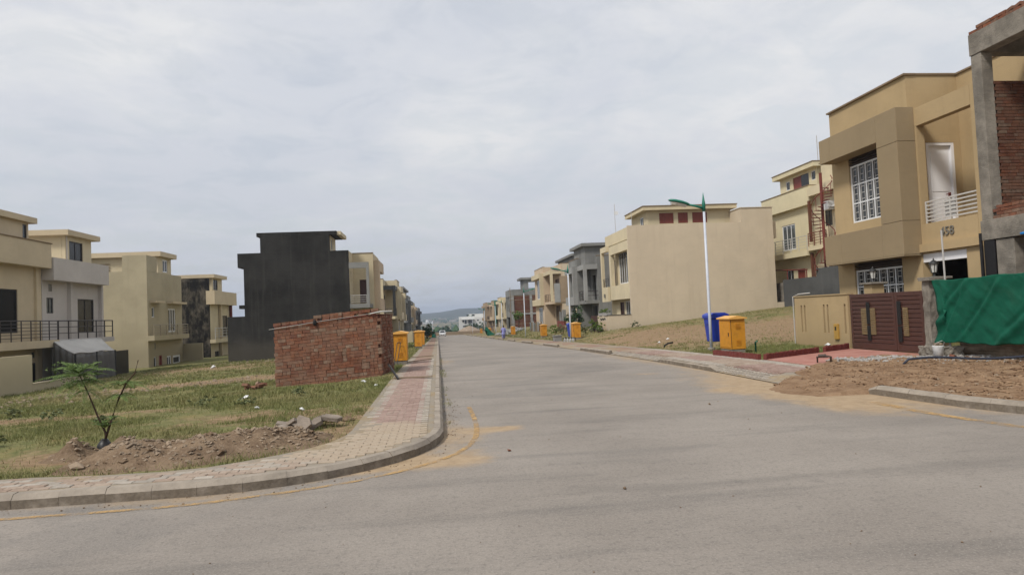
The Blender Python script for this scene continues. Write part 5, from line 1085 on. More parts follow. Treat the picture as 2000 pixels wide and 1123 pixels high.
def gz(x, y): return ground(x, y)+nz(x, y)*np.clip(sstep(-1.2, -3, x)*sstep(8.6, 10, y)+sstep(9, 11, x)*sstep(20, 24, y), 0, 1)
def soil_at(x, y):
    i = np.clip(np.searchsorted(gy, y), 0, len(gy)-1); j = np.clip(np.searchsorted(gx, x), 0, len(gx)-1); return soil[i, j]

# ------------------------------------------------------------------ street lamps
def lamp(x, y, z, label, ax=-1):
    o = thing('street_lamp', label, 'street lamp', (x, y, z), 'street lamps')
    MB().tube([(x, y, z-.1), (x, y, z+1.2), (x, y, z+4.9)], [.055, .052, .042], 12).build('pole', 'pole', o, True)
    MB().tube([(x, y, z+4.88), (x, y, z+5.15), (x, y, z+5.55)], [.062, .06, .004], 10).build('finial', 'green', o, True)
    MB().tube([(x, y, z+4.98), (x+ax*.3, y, z+5.07), (x+ax*.62, y, z+5.14)], [.05, .04, .035], 8).build('arm', 'green', o, True)
    hp = [(.52, .03, .03), (.6, .085, .06), (.8, .15, .085), (1.05, .155, .085), (1.22, .11, .06), (1.30, .01, .01)]
    vs = []; fs = []; n = 10
    for u, ry, rz_ in hp:
        for j in range(n):
            t = 2*math.pi*j/n; zz = math.sin(t); vs.append((x+ax*u, y+ry*math.cos(t), z+5.14+.22*(u-.55)+rz_*zz*(1. if zz > 0 else .5)))
    for i in range(len(hp)-1):
        for j in range(n): fs.append((i*n+j, i*n+(j+1) % n, (i+1)*n+(j+1) % n, (i+1)*n+j))
    h = MB().add(vs, fs).build('lamp_head', 'green', o, True)
    vs = [(x+ax*u, y+w*.85, z+5.12+.22*(u-.55)-.03) for u, w in ((.66, .09), (.82, .15), (1.05, .155), (1.2, .1))]+[(x+ax*u, y-w*.85, z+5.12+.22*(u-.55)-.03) for u, w in ((1.2, .1), (1.05, .155), (.82, .15), (.66, .09))]
    lo = [(a, y+(b-y)*.6, c-.075) for a, b, c in vs]; m_ = len(vs)
    MB().add(vs+lo, [tuple(range(m_)), tuple(range(m_, 2*m_))[::-1]]+[(i, (i+1) % m_, (i+1) % m_+m_, i+m_) for i in range(m_)]).build('lens', 'lens', h)
    MB().lathe((x, y, z), [(.13, -.05), (.13, .015), (.07, .03)], 10).build('base_plate', 'conc', o)
for (x, y, ax, lab) in ((9.6, 23.35, -1, 'nearest street lamp, white pole and green arm beside the blue bin'), (9.6, 49.1, -1, 'white and green street lamp in front of the raw grey house'), (9.6, 75.0, 1, 'street lamp with its head turned to the houses, by the corrugated sheets'),
        (9.6, 102.0, -1, 'street lamp just left of the walking person'), (9.6, 113.5, -1, 'street lamp behind the green netting in the far right row'), (9.6, 140, -1, 'street lamp in front of the brown half-finished house'), (9.6, 190, -1, 'most distant street lamp on the right'), (-1.6, 215, 1, 'far street lamp at the left end of the street')):
    lamp(x, y, float(ground(x, y)) if y > 30 else .2, lab, ax)

# ------------------------------------------------------------------ orange cabinets and blue bins
def cabinet(x, y, z, label, detail=True, h=.98):
    o = thing('utility_cabinet', label, 'cabinet', (x, y, z), 'orange utility cabinets'); W_, D_ = .5, .9
    MB().box(x+.02, x+W_-.02, y+.02, y+D_-.02, z-.15, z+.2).build('plinth', 'conc', o, bevel=.01)
    b = MB().box(x, x+W_, y, y+D_, z+.2, z+.2+h).build('body', 'orange', o, bevel=.008)
    MB().prism([(x-.06, z+.2+h), (x+W_+.06, z+.2+h), (x+W_+.06, z+.24+h), (x+W_/2, z+.31+h), (x-.06, z+.24+h)], 'y', y-.06, y+D_+.06).build('lid', 'orangetop', o)
    if detail:
        d = MB().box(x-.014, x, y+.05, y+D_-.05, z+.25, z+.14+h).build('door', 'orange', o, bevel=.005)
        MB().box(x-.03, x-.014, y+.12, y+.16, z+.62, z+.74).build('handle', 'blackmetal', d)
        for zz in (z+.32, z+.85):
            for k in range(5): MB().box(x+.18, x+.34, y-.012, y-.001, zz+k*.04, zz+k*.04+.018).build('vent_louvre', 'orange', o)
        MB().box(x+.005, x+.02, y-.006, y-.001, z+.22, z+.16+h).build('corner_seam', 'blackmetal', o)
    return o
for (x, y, z, lab) in ((9.5, 21.45, .05, 'orange cabinet in front of the blue bin by the brick edging'), (9.6, 47.9, None, 'orange cabinet with a blue bin lid showing behind it'), (9.6, 63.0, None, 'orange cabinet below the peach house'), (9.6, 89.3, None, 'orange cabinet just right of the walking person'), (9.6, 130, None, 'small orange cabinet behind the netting heap'), (9.6, 156, None, 'farthest orange cabinet on the right of the street'),
        (-1.66, 25.5, -.02, 'orange cabinet close behind the brick hut'), (-1.62, 47.2, None, 'nearer orange cabinet of the pair on the left verge'), (-1.55, 52.6, None, 'rear orange cabinet of the pair on the left verge'), (-1.7, 125, None, 'distant orange cabinet beyond the round tree')):
    cabinet(x, y, float(ground(x, y)) if z is None else z, lab)
def bin_(x, y, z, label):
    o = thing('wheelie_bin', label, 'bin', (x, y, z), 'blue bins'); W0, W1, D0, D1 = .26, .33, .28, .34
    vs = [(x-W0, y-D0, z+.16), (x+W0, y-D0, z+.16), (x+W0, y+D0, z+.16), (x-W0, y+D0, z+.16), (x-W1, y-D1, z+1.08), (x+W1, y-D1, z+1.08), (x+W1, y+D1, z+1.08), (x-W1, y+D1, z+1.08)]
    MB().add(vs, [(3, 2, 1, 0), (4, 5, 6, 7), (0, 1, 5, 4), (1, 2, 6, 5), (2, 3, 7, 6), (3, 0, 4, 7)]).build('body', 'blue', o, bevel=.03)
    MB().box(x-.36, x+.36, y-.37, y+.37, z+1.0, z+1.08).build('rim', 'blue', o, bevel=.02)
    MB().prism([(x-.37, z+1.082), (x+.37, z+1.082), (x+.34, z+1.14), (x+.2, z+1.2), (x-.2, z+1.2), (x-.34, z+1.14)], 'y', y-.38, y+.38).build('lid', 'blue', o, bevel=.015)
    for dx in (-.2, .2): MB().tube([(x+dx, y, z-.1), (x+dx, y, z+.2)], .035, 7).build('stand_post', 'digit', o)
    MB().box(x-.335, x-.31, y-.16, y+.16, z+.8, z+.96).build('grip', 'blue', o)
bin_(10.06, 23.95, .24, 'blue wheelie bin on posts behind the nearest lamp'); bin_(9.95, 50.3, float(ground(9.95, 50.3)), 'blue bin whose lid shows behind an orange cabinet')

# ------------------------------------------------------------------ small things on the verges
def pipe(name, pts, r, mat, label, cat, **k): return MB().tube(pts, r, 8).build(name, mat, None, True, label=label, cat=cat, **k)
pipe('pipe_stub', [(9.1, 27.1, -.05), (9.14, 27.05, .16), (9.28, 27.0, .25), (9.48, 26.95, .28)], .035, 'rubber', 'bent black pipe end rising from the grass of the empty plot', 'pipe')
pipe('water_tap', [(10.35, 21.5, 0), (10.35, 21.5, .45), (10.35, 21.38, .48)], .03, 'green', 'small teal standpipe just right of the orange cabinet', 'tap')
sp = thing('standpipe', 'short rusty U-shaped pipe stub at the edge of the dirt', 'pipe', (9.5, 16.2, .12))
MB().tube([(9.42, 16.25, .0), (9.42, 16.25, .30), (9.60, 16.1, .32), (9.66, 16.05, .31), (9.66, 16.05, 0)], .03, 8).build('pipe', 'brownlouvre', sp, True); MB().tube([(9.44, 16.23, .33), (9.58, 16.12, .34)], .04, 8).build('coupling', 'brownlouvre', sp)
hs = [(10.35+2.6*t+.04*math.sin(t*9), 14.35-.7*t+.1*math.sin(t*4), .30+.03*math.sin(t*7)) for t in np.linspace(0, 1.6, 40)]
hs[0] = (hs[0][0], hs[0][1], .2); pipe('hose', hs, .026, 'bluepipe', 'dark blue hose lying across the dirt below the green net', 'hose')
bk = thing('paint_bucket', 'white paint bucket standing below the green net', 'bucket', (12.0, 15.35, .2)); MB().lathe((12.0, 15.35, .2), [(.10, 0), (.125, .28), (.13, .30), (.118, .30), (.1, .05)], 14).build('pail', 'whitepl', bk, True); MB().tube([(11.88, 15.35, .48), (11.9, 15.25, .58), (12.0, 15.2, .62), (12.1, 15.25, .58), (12.12, 15.35, .48)], .006, 5).build('handle', 'steel', bk); roughbox('cement_lump', 11.93, 12.07, 15.28, 15.42, .42, .56, 'stone', bk, amp=.03)
o = link('loose_brick', brick_mesh('brick', .23, .11, .08, 'brick'), None, (11.9, 14.75, .22)); o.rotation_euler = (.2, .3, .5); tag(o, 'single clay brick lying by the paint bucket', 'brick')
MB().tube([(-1.42, 19.7, .42), (-1.08, 18.1, .15)], .032, 7).build('leaning_pipe', 'blackmetal', label='black pipe leaning on the ground at the corner of the brick hut', cat='pipe')
lad = thing('wire_frame', 'thin dark wire frame leaning on the orange cabinet behind the hut', 'frame', (-1.45, 25.2, 0))
for a, b in (((-1.62, 24.9, .0), (-1.5, 25.42, .85)), ((-1.52, 24.9, .0), (-1.38, 25.42, .85)), ((-1.5, 25.42, .85), (-1.38, 25.42, .85))): MB().tube([a, b], .012, 5).build('rod', 'blackmetal', lad)
for (x0, y0, x1, y1, lab) in ((-1.2, 18.35, -.2, 18.05, 'pale timber strip lying across the left footpath near the hut'), (-1.25, 26.6, -.3, 27.6, 'crossed timber strip further up the left footpath'), (-1.3, 31.0, -.25, 31.3, 'far timber strip across the left footpath')):
    d = Vector((x1-x0, y1-y0, 0)).normalized()*1; p = Vector((-d.y, d.x, 0))*.035; z = float(zr(y0))+.152; a = Vector((x0, y0, z)); b = Vector((x1, y1, z+.015))
    MB().add([a+p, a-p, b-p, b+p, a+p+Vector((0, 0, .03)), a-p+Vector((0, 0, .03)), b-p+Vector((0, 0, .03)), b+p+Vector((0, 0, .03))], [(3, 2, 1, 0), (4, 5, 6, 7), (0, 1, 5, 4), (1, 2, 6, 5), (2, 3, 7, 6), (3, 0, 4, 7)]).build('timber_strip', 'wood', label=lab, cat='timber', group='timber strips on the left footpath')
cr = thing('crate', 'grey concrete block crate on the right verge before the orange cabinet', 'crate', (8.7, 49.5, -.35)); MB().box(8.4, 8.95, 49.2, 49.9, -.42, -.02).build('block', 'grey2', cr, bevel=.02); MB().box(8.35, 9.0, 49.15, 49.95, -.018, .03).build('lid', 'grey2', cr)
cr = thing('mesh_crate', 'dark mesh crate with pale bottles beside the grey block', 'crate', (8.9, 46.5, -.35))
for (a, b, c, d) in ((8.5, 9.35, 46.1, 46.14), (8.5, 9.35, 46.66, 46.7), (8.5, 8.54, 46.14, 46.66), (9.31, 9.35, 46.14, 46.66)):
    MB().box(a, b, c, d, -.40, -.34).build('lower_rail', 'blackmetal', cr); MB().box(a, b, c, d, -.1, -.06).build('upper_rail', 'blackmetal', cr)
for x in (8.5, 8.71, 8.92, 9.13, 9.31): MB().box(x, x+.035, 46.09, 46.1, -.4, -.06).build('bar', 'blackmetal', cr)
for k in range(4): MB().lathe((8.62+k*.2, 46.4, -.38), [(.08, 0), (.08, .2), (.03, .28), (.03, .33)], 8).build('bottle', 'whitepl', cr)
# corrugated sheets leaning at the plot of the peach house
cs = thing('sheet_fence', 'row of blue-grey metal sheets fencing the plot before the peach house', 'fence', (11.6, 84, -.8))
for k in range(9): MB().box(11.5+.03*(k % 2), 11.53+.03*(k % 2), 74+k*1.25, 75.2+k*1.25, -1.0, .65+.12*math.sin(k*2.3)).build('sheet', ('grey2', 'wood', 'glassblue')[k % 3], cs)
# red site gate and brick pillar between grey and peach houses
rg = thing('red_gate_wall', 'small red painted brick wall between the grey and peach houses', 'wall', (12, 66, -.4)); MB().box(12.0, 12.2, 64.4, 68.2, -.6, .85).build('wall', 'redbrick', rg); MB().box(12.1, 12.4, 65.3, 65.9, .85, 1.95).build('grey_post', 'grey', rg); MB().box(12.1, 12.4, 66.6, 67.3, .85, 1.75).build('grey_post', 'grey', rg); MB().box(12.0, 12.15, 62.2, 64.2, -.6, .5).build('low_wall', 'brownplaster', rg)

# ------------------------------------------------------------------ plants
def bush(name, label, x, y, rx, ry, h, n, size, mat, z=None, stem=True, cat='shrub', group=None, lift=0.):
    z = float(gz(x, y)) if z is None else z; o = thing(name, label, cat, (x, y, z), group)
    if stem:
        b = MB()
        for k in range(4):
            t = random.uniform(0, 6.28); b.tube([(x, y, z-.05), (x+.25*rx*math.cos(t), y+.25*ry*math.sin(t), z+h*.35+lift), (x+.55*rx*math.cos(t), y+.55*ry*math.sin(t), z+lift+h*.75)], [.03*h, .022*h, .006], 5)
        b.build('stem', 'bark', o)
    bl = [(x+random.uniform(-.5, .5)*rx, y+random.uniform(-.5, .5)*ry, z+lift+h*random.uniform(.3, .78), rx*random.uniform(.4, .7), ry*random.uniform(.4, .7), h*random.uniform(.18, .34)) for _ in range(7)]
    leafcloud('foliage', o, bl, n, size, mat); return o
for (x, y, h, mt, lab) in ((11.75, 49.35, .75, 'leafmid', 'small bright shrub right of the slatted wall'), (11.9, 51.3, 1.25, 'leafmid', 'yellow-green shrub in front of the garden gate'), (11.6, 53.0, .7, 'leafdry', 'low grey-green plant left of the yellow-green shrub'), (10.9, 55.5, .9, 'leafdk', 'dark low shrub behind the orange cabinet'), (10.6, 58, 1.0, 'leafdry', 'dull shrub near the mesh crate'), (10.8, 62.5, .9, 'leafmid', 'loose shrub below the red wall')):
    bush('shrub', lab, x, y, .55, .6, h, 420, .06, mt, group='shrubs before the right houses')
for (x, y, lab) in ((12.0, 49.7, 'grey flower pot nearest the beige corner'), (12.0, 50.5, 'middle grey flower pot by the slatted wall'), (11.9, 52.2, 'grey flower pot beside the garden gate')):
    z = float(ground(x, y)); o = thing('flower_pot', lab, 'pot', (x, y, z), 'flower pots'); MB().lathe((x, y, z), [(.13, 0), (.19, .26), (.21, .28), (.21, .32), (.17, .32)], 12).build('pot', 'terracotta', o, True)
for (x, y, lab) in ((12.5, 49.7, 'planter tray of greenery on the garden wall near the corner'), (12.5, 51.2, 'planter tray of greenery on the garden wall by the gate')):
    o = thing('wall_planter', lab, 'planter', (x, y, 1.3), 'wall planters'); MB().box(x-.15, x+.15, y-.5, y+.5, 1.302, 1.5).build('tray', 'terracotta', o); leafcloud('foliage', o, [(x, y-.2, 1.65, .2, .4, .15), (x, y+.25, 1.68, .2, .35, .18)], 160, .06, 'leafmid')
bush('young_tree', 'dark young tree between the lamp and the raw grey house', 11.7, 58.3, 1.15, 1.2, 1.9, 1500, .085, 'leafdk', cat='tree', lift=.35)
bush('small_tree', 'small bright green tree in front of the brick infill wall', 12.3, 104, .9, 1.0, 1.7, 700, .12, 'leafmid', cat='tree', lift=1.2)
bush('round_tree', 'dense dark round tree at the left kerb far down the street', -1.75, 110, 1.15, 1.2, 2.3, 2600, .10, 'leafdk', cat='tree', lift=.3)
for (x, y, h, r, lab) in ((-12, 205, 4.5, 3, 'green tree behind the left row at the street end'), (16, 300, 5, 4, 'roadside tree left of the white block'), (4, 330, 4, 3, 'small tree in the far field'), (-4, 290, 3.5, 2.5, 'low tree in the field beyond the parked car'), (26, 380, 5, 4, 'tree at the foot of the white block')):
    bush('field_tree', lab, x, y, r, r, h, 900, .35, 'leafdk', z=float(ground(x, y)), cat='tree', group='field trees')
for k, (x, y, h) in enumerate(((-5.9, 12.9, .28), (-7.6, 14.4, .3), (-8.8, 15.4, .35), (-10.4, 15.9, .3), (-4.0, 14.6, .25), (-5.2, 15.8, .32), (-3.3, 16.5, .25), (-6.6, 11.0, .25), (-12.5, 20, .4))):
    bush('weed', ('leafy weed clump on the grass left of the sapling', 'leafy weed clump on the bare soil behind the sapling', 'grey-green weed clump in the brown strip', 'low weed clump at the left frame edge of the brown strip', 'small weed clump right of the sapling', 'weed clump midway to the brick hut', 'weed clump in front of the hut corner', 'weed clump close behind the sapling', 'weed clump near the garden wall')[k], x, y, h*.9, h*.9, h*.8, 130, .035, 'leafdry', cat='weed', group='weeds on the left plot', stem=False)
for k, (x, y) in enumerate(((13.1, 44.6), (11.2, 47.6))): bush('weed', ('dark weed tuft at the foot of the long beige wall', 'green weed tuft near the front end of the beige wall')[k], x+1, y+3.5, .5, .4, .55, 200, .05, 'leafdk', cat='weed', group='weeds on the right plot', stem=False)

# the planted sapling: two bare stems, feathery compound leaves
SP = thing('sapling', 'thin sapling with two forked stems and feathery leaves on the left plot', 'tree', (-4.52, 9.82, .1))
B0 = Vector((-4.52, 9.82, .05))
MB().tube([B0, (-4.5, 9.82, .34), (-4.58, 9.8, .55), (-4.70, 9.8, .88), (-4.82, 9.8, 1.16)], [.02, .016, .012, .009, .007], 8).build('stem', 'bark', SP, True)
MB().tube([(-4.5, 9.82, .28), (-4.44, 9.84, .5), (-4.34, 9.86, .8), (-4.25, 9.88, 1.0), (-4.14, 9.88, 1.12), (-4.09, 9.88, 1.3)], [.016, .014, .012, .011, .009, .006], 8).build('stem', 'bark', SP, True)
MB().lathe((-4.52, 9.82, .0), [(.10, 0), (.11, .1), (.085, .2), (.035, .27)], 10).build('root_wrap', 'blackpl', SP, True)
def frond(root, d, L, droop=.5, n=20):
    b = MB(); root = Vector(root); d = Vector(d).normalized(); side = d.cross(Vector((0, 0, 1))).normalized(); pts = []
    for k in range(n+1):
        t = k/n; pts.append(root+d*L*t+Vector((0, 0, -droop*L*t*t)))
    b.tube(pts, [.0035*(1-.6*k/n) for k in range(n+1)], 4)
    for k in range(2, n+1):
        t = k/n; l = L*.18*math.sin(math.pi*(.12+.85*t))**.8; dr = (pts[k]-pts[k-1]).normalized()
        for s in (-1, 1):
            a = pts[k]; tip = a+side*s*l+dr*l*.35-Vector((0, 0, l*.25)); m = (a+tip)/2; w = dr*.0058
            b.add([a, m+w, tip, m-w], [(0, 1, 2, 3)])
    return b
def fronds(c, n, L0, L1, up, dr, mat='leaf'):
    for k in range(n):
        t = k/n*6.28+random.uniform(-.3, .3); frond(c, (math.cos(t), math.sin(t), up+random.uniform(-.2, .35)), random.uniform(L0, L1), dr*random.uniform(.7, 1.3)).build('frond', mat, SP)
fronds((-4.82, 9.8, 1.16), 14, .3, .5, 1.0, .45); fronds((-4.81, 9.8, 1.12), 15, .35, .55, .5, .45); fronds((-4.79, 9.8, 1.06), 12, .3, .46, .15, .55); leafcloud('leaflets', SP, [(-4.85, 9.8, 1.2, .36, .34, .13), (-4.8, 9.8, 1.08, .28, .28, .12), (-4.28, 9.87, .98, .17, .17, .09), (-4.45, 9.82, .5, .13, .13, .1)], 650, .017, 'leaf', kind='stuff'); fronds((-4.72, 9.8, .93), 5, .2, .3, .0, .7)
fronds((-4.25, 9.87, 1.0), 9, .22, .36, .3, .5); fronds((-4.33, 9.86, .84), 8, .2, .32, .15, .5); fronds((-4.5, 9.8, .42), 8, .15, .28, .9, .4); fronds((-4.42, 9.84, .56), 4, .12, .2, .3, .5)

# ------------------------------------------------------------------ rubble, soil heap, stones, litter
xs = np.arange(-5.6, -1.1, .05); ys = np.arange(7.9, 11.9, .05); X_, Y_ = np.meshgrid(xs, ys)
axis = 8.95+.42*np.maximum(X_+3.1, 0)*1.1; ht = .23*np.exp(-((Y_-axis)/.48)**2)*sstep(-4.7, -3.9, X_)*sstep(-1.35, -2.2, X_)+.26*np.exp(-((X_+4.75)/.24)**2-((Y_-9.55)/.25)**2)+.24*np.exp(-((X_+4.15)/.2)**2-((Y_-9.45)/.2)**2)
ht = ht*(.55+.9*fbm(X_*3, Y_*3, 4, 12))+(fbm(X_*9, Y_*9, 3, 2)-.5)*.05*np.clip(ht*12, 0, 1)-.05*np.exp(-((X_+4.45)/.2)**2-((Y_-9.5)/.15)**2)
inside = inpoly(X_, Y_, poly); Z_ = gz(X_, Y_)+ht-.018-.12*inside
M['heap'] = None
def heapmat():
    t = NT('dug_soil'); b = t.noise(4, 7, .7); f = t.noise(30, 6, .7); col = t.mix(t.ramp(b, .3, .7), (.155, .105, .068), (.29, .21, .14)); col = t.mix(t.math('MULTIPLY', t.ramp(f, .5, .7), .55), col, (.33, .25, .18)); t.bump(t.math('ADD', b, f), .9, .04); return t.fin(col, .97, .08)
M['heap'] = heapmat()
heap = gridmesh('soil_heap', X_, Y_, Z_, 'heap', kind='structure')
def heapz(x, y):
    i = np.clip(((y-7.9)/.05).astype(int), 0, len(ys)-1); j = np.clip(((x+5.6)/.05).astype(int), 0, len(xs)-1); return Z_[i, j], ht[i, j]
px = RNG.uniform(-5.2, -1.3, 9000); py = RNG.uniform(8.0, 11.4, 9000); pz, ph = heapz(px, py); k = (ph > .03) & (RNG.random(9000) < ph*5) & ~inpoly(px, py, poly)
P = np.stack([px, py, pz], 1)[k]; S = .010+.034*RNG.random(len(P))**3
stones('rubble_stones', P, S, 'stone', heap, kind='stuff'); 
px = RNG.uniform(-4.6, -1.5, 1500); py = RNG.uniform(8.2, 10.6, 1500); pz, ph = heapz(px, py); k = (ph > .06) & (RNG.random(1500) < .22) & ~inpoly(px, py, poly)
P = np.stack([px, py, pz], 1)[k]; stones('soil_clods', P, .022+.045*RNG.random(len(P))**2, 'heap', heap, kind='stuff')
for k, (x, y, s, lab) in enumerate(((-2.95, 9.65, .085, 'brown soil clod on the heap left of the broken slabs'), (-2.66, 9.75, .095, 'larger soil clod next to the broken slabs'), (-3.72, 8.75, .075, 'pale cobble low on the front of the soil heap'), (-4.18, 8.42, .10, 'grey stone at the left foot of the soil heap'), (-1.75, 11.2, .13, 'big crumbling clod right of the broken slabs'), (-1.5, 11.25, .11, 'small crumbling clod nearest the footpath'))):
    o = stones('clod', np.array([(0, 0, 0)]), [s], 'heap' if k not in (2, 3) else 'stone', label=lab, cat='clod', group='clods on the soil heap'); o.location = (x, y, float(heapz(np.array([x]), np.array([y]))[0][0])+s*.3)
for k, (x, y, a, b, c) in enumerate(((-2.35, 10.75, .1, .2, .2), (-2.15, 10.55, -.5, .4, 1.0), (-2.02, 10.45, .9, .3, -.6), (-1.9, 10.6, .2, -.5, .4), (-1.85, 10.85, -.3, .3, 1.6), (-1.65, 10.7, .1, .15, -.2), (-2.3, 10.45, .2, .0, .9))):
    z = float(gz(np.array([x]), np.array([y]))[0])+.05+.03*(k % 3); o = MB().prism([(-.15, -.09), (.11, -.10), (.15, .03), (.06, .10), (-.13, .08)], 'z', 0, .055).build('broken_slab', 'slabstone', label=('flat broken slab at the left of the slab pile', 'tilted broken slab at the front of the slab pile', 'steep broken slab standing in the slab pile', 'broken slab leaning at the middle of the slab pile', 'rearmost slab of the broken pile', 'rightmost flat slab of the broken pile', 'lowest slab at the front left of the pile')[k], cat='slab', group='pile of broken slabs', local=True)
    o.location = (x, y, z); o.rotation_euler = (a, b, c)
o = MB().prism([(-.13, -.05), (.12, -.06), (.14, .06), (-.12, .05)], 'z', 0, .012).build('litter', 'whitepl', label='flat white board scrap on the soil heap', cat='litter', local=True); o.location = (-3.35, 9.9, float(heapz(np.array([-3.35]), np.array([9.9]))[0][0])+.03); o.rotation_euler = (.12, .1, .1); o.scale = (.8, .8, 1)
lit = [(-3.9, 10.1, .05, 'crumpled pale wrapper behind the soil heap'), (-3.75, 10.2, .045, 'small pale wrapper beside the crumpled one'), (-4.6, 16.9, .1, 'white plastic bag on the grass left of the hut'), (-3.6, 14.0, .05, 'white scrap on the grass in front of the hut'), (-2.6, 13.3, .06, 'brown brick scrap in front of the hut'), (-1.55, 16.9, .06, 'white scrap on the grass by the footpath'), (-2.0, 18.5, .09, 'white crumpled bag at the foot of the hut'), (-12.6, 40, .16, 'white bag lying before the charcoal wall'), (10.4, 31.5, .09, 'white scrap on the plot left of the lamp'), (11.5, 33.5, .08, 'small scrap on the plot behind the lamp'), (17, 39.5, .12, 'white bag high on the sloping plot'), (12.3, 20.55, .11, 'crumpled white bag on the red brick edging')]
for x, y, s, lab in lit:
    o = stones('litter', np.array([(0, 0, 0)]), [s], 'whitepl', label=lab, cat='litter', group='scraps of litter'); o.location = (x, y, float(gz(np.array([x]), np.array([y]))[0])+s*.3+(.12 if y == 20.55 else 0))
def scatter(n, x0, x1, y0, y1, smin, smax, zf_, name, mat, dens=None, kind='stuff', **k):
    x = RNG.uniform(x0, x1, n); y = RNG.uniform(y0, y1, n)
    if dens is not None: q = RNG.random(n) < dens(x, y); x, y = x[q], y[q]
    P = np.stack([x, y, zf_(x, y)], 1); return stones(name, P, smin+(smax-smin)*RNG.random(len(P))**3, mat, kind=kind, **k)
scatter(2600, -16, -5.0, 22, 30, .02, .10, gz, 'rubble_scatter', 'stone', lambda x, y: np.exp(-((y-26-.12*(x+10)-2.5*(fbm(x*.35, y*.2, 3, 5)-.5))/1.9)**2)*sstep(.4, .6, fbm(x*.5, y*.5, 3, 51)), label='strip of loose rubble across the left plot', cat='rubble')
scatter(900, -15, -7, 42, 49, .03, .12, gz, 'rubble_scatter', 'stone', lambda x, y: np.exp(-((y-47)/1.6)**2), label='loose rubble at the foot of the charcoal wall', cat='rubble')
scatter(700, -5.2, -4.6, 19.6, 21.0, .03, .10, gz, 'brick_rubble', 'brick', None, label='heap of broken bricks at the left corner of the hut', cat='rubble') if False else None
for k in range(9):
    x, y = -5.0-random.uniform(0, .55), 20.4+random.uniform(-.4, .5); o = link('loose_brick', BN, None, (x, y, float(gz(np.array([x]), np.array([y]))[0])+random.uniform(0, .16))); o.rotation_euler = (random.uniform(-.6, .6), random.uniform(-.6, .6), random.uniform(0, 3)); tag(o, 'loose red brick lying in the small heap beside the left end of the hut', 'brick', 'loose bricks beside the hut')
hv = lambda x, y: .17+0*x
def dz(x, y):
    i = np.clip(((y-6.2)/.11).astype(int), 0, 105); j = np.clip(((x-6.2)/.11).astype(int), 0, 90); return h_dirt[i, j]
scatter(5200, 9.6, 13.2, 12.6, 17.0, .022, .07, dz, 'gravel', 'gravel', lambda x, y: np.exp(-((y-(15.9-.35*(x-11)))/.75)**2)*sstep(9.6, 10.6, x), label='spread of grey gravel below the green net', cat='gravel')
scatter(500, 7.2, 13, 8.5, 15.5, .012, .05, dz, 'dirt_pebbles', 'stone', lambda x, y: (x > xrr(y)+.2)*.8, label='pale pebbles scattered on the dirt verge', cat='pebbles')
scatter(6500, 6.6, 13, 8.5, 15.5, .012, .06, dz, 'dirt_clods', 'dirt', lambda x, y: ((x > xrr(y)+.0) | ((x > xrr(y)-.75) & (y > 11.9) & (y < 14.2)))*.8, label='small clods strewn over the dirt verge', cat='dirt')
scatter(420, -3, 7, 3.2, 30, .004, .012, lambda x, y: np.where(y > 10, zr(y), 0)+.003, 'road_grit', 'heap', lambda x, y: (x > xl(y)+.1), label='fine grit scattered on the asphalt', cat='grit')
scatter(4200, -5, 1.2, 6.7, 14, .004, .014, lambda x, y: .004+np.where(y > 10, zr(y), 0), 'gutter_grit', 'heap', lambda x, y: np.where(((x > KX) & (y < KY) & (np.hypot(x-KX, y-KY) > 2.66) & (np.hypot(x-KX, y-KY) < 2.95)) | ((x < KX) & (y < 7.28) & (y > 7.05)) | ((y > KY) & (x > .05) & (x < .35)), 1., 0.), label='grit collected in the left gutter', cat='grit')
for k, (x, y, s) in enumerate(((.82, 8.55, .028), (1.7, 6.4, .022), (4.6, 11.4, .025))):
    o = stones('road_stone', np.array([(0, 0, 0)]), [s], 'brick' if k == 0 else 'heap', label=('small reddish stone on the asphalt near the yellow curve', 'dark pebble alone on the near asphalt', 'dark pebble on the right half of the road')[k], cat='stone', group='stones on the road'); o.location = (x, y, s*.5)

# ------------------------------------------------------------------ grass
def grass(name, n, x0, x1, y0, y1, h0, h1, w, keepf, label, dry=.6, mat='grass', over=False):
    cx = RNG.uniform(x0, x1, n//9); cy = RNG.uniform(y0, y1, n//9); i = RNG.integers(0, len(cx), n); x = cx[i]+RNG.normal(0, .05, n); y = cy[i]+RNG.normal(0, .05, n)
    so = soil_at(x, y)+(fbm(x*.9, y*.9, 5, 44)-.5)*1.7; k = ((so < .46+RNG.normal(0, .12, n)) | (RNG.random(n) < .05)) & keepf(x, y) & (over | ~inpoly(x, y, poly)); x, y = x[k], y[k]; n = len(x)
    z = gz(x, y)-.01; a = RNG.uniform(0, 6.28, n); hh = h0+(h1-h0)*RNG.random(n)**1.6*(.5+fbm(x*.7, y*.7, 3, 9)); le = RNG.normal(0, .45, (n, 2))*hh[:, None]; ww = w*(.6+.8*RNG.random(n))
    A = np.stack([x-np.cos(a)*ww, y-np.sin(a)*ww, z], 1); B = np.stack([x+np.cos(a)*ww, y+np.sin(a)*ww, z], 1); T = np.stack([x+le[:, 0], y+le[:, 1], z+hh], 1)
    V = np.stack([A, B, T], 1).reshape(-1, 3); o = bigmesh(name, V, np.arange(n*3).reshape(-1, 3), mat, kind='stuff', label=label, cat='grass'); setattr_v(o, 'dry', np.repeat(np.clip(dry+(fbm(x*.25, y*.25, 3, 6)-.5)*1.6, 0, 1), 3)); return o
nohut = lambda x, y: ~((x > -5.0) & (x < -1.2) & (y > 20.0) & (y < 23.6)) & ~((heapz(x, y)[1] > .05) & (x > -5.6) & (x < -1.2) & (y < 11.8))
grass('grass', 130000, -11, -1.3, 8.0, 15.5, .02, .11, .0045, nohut, 'short patchy green grass on the near left plot', .5)
grass('grass', 110000, -17.5, -1.25, 15.5, 27, .03, .13, .008, nohut, 'green grass around and in front of the brick hut', .45)
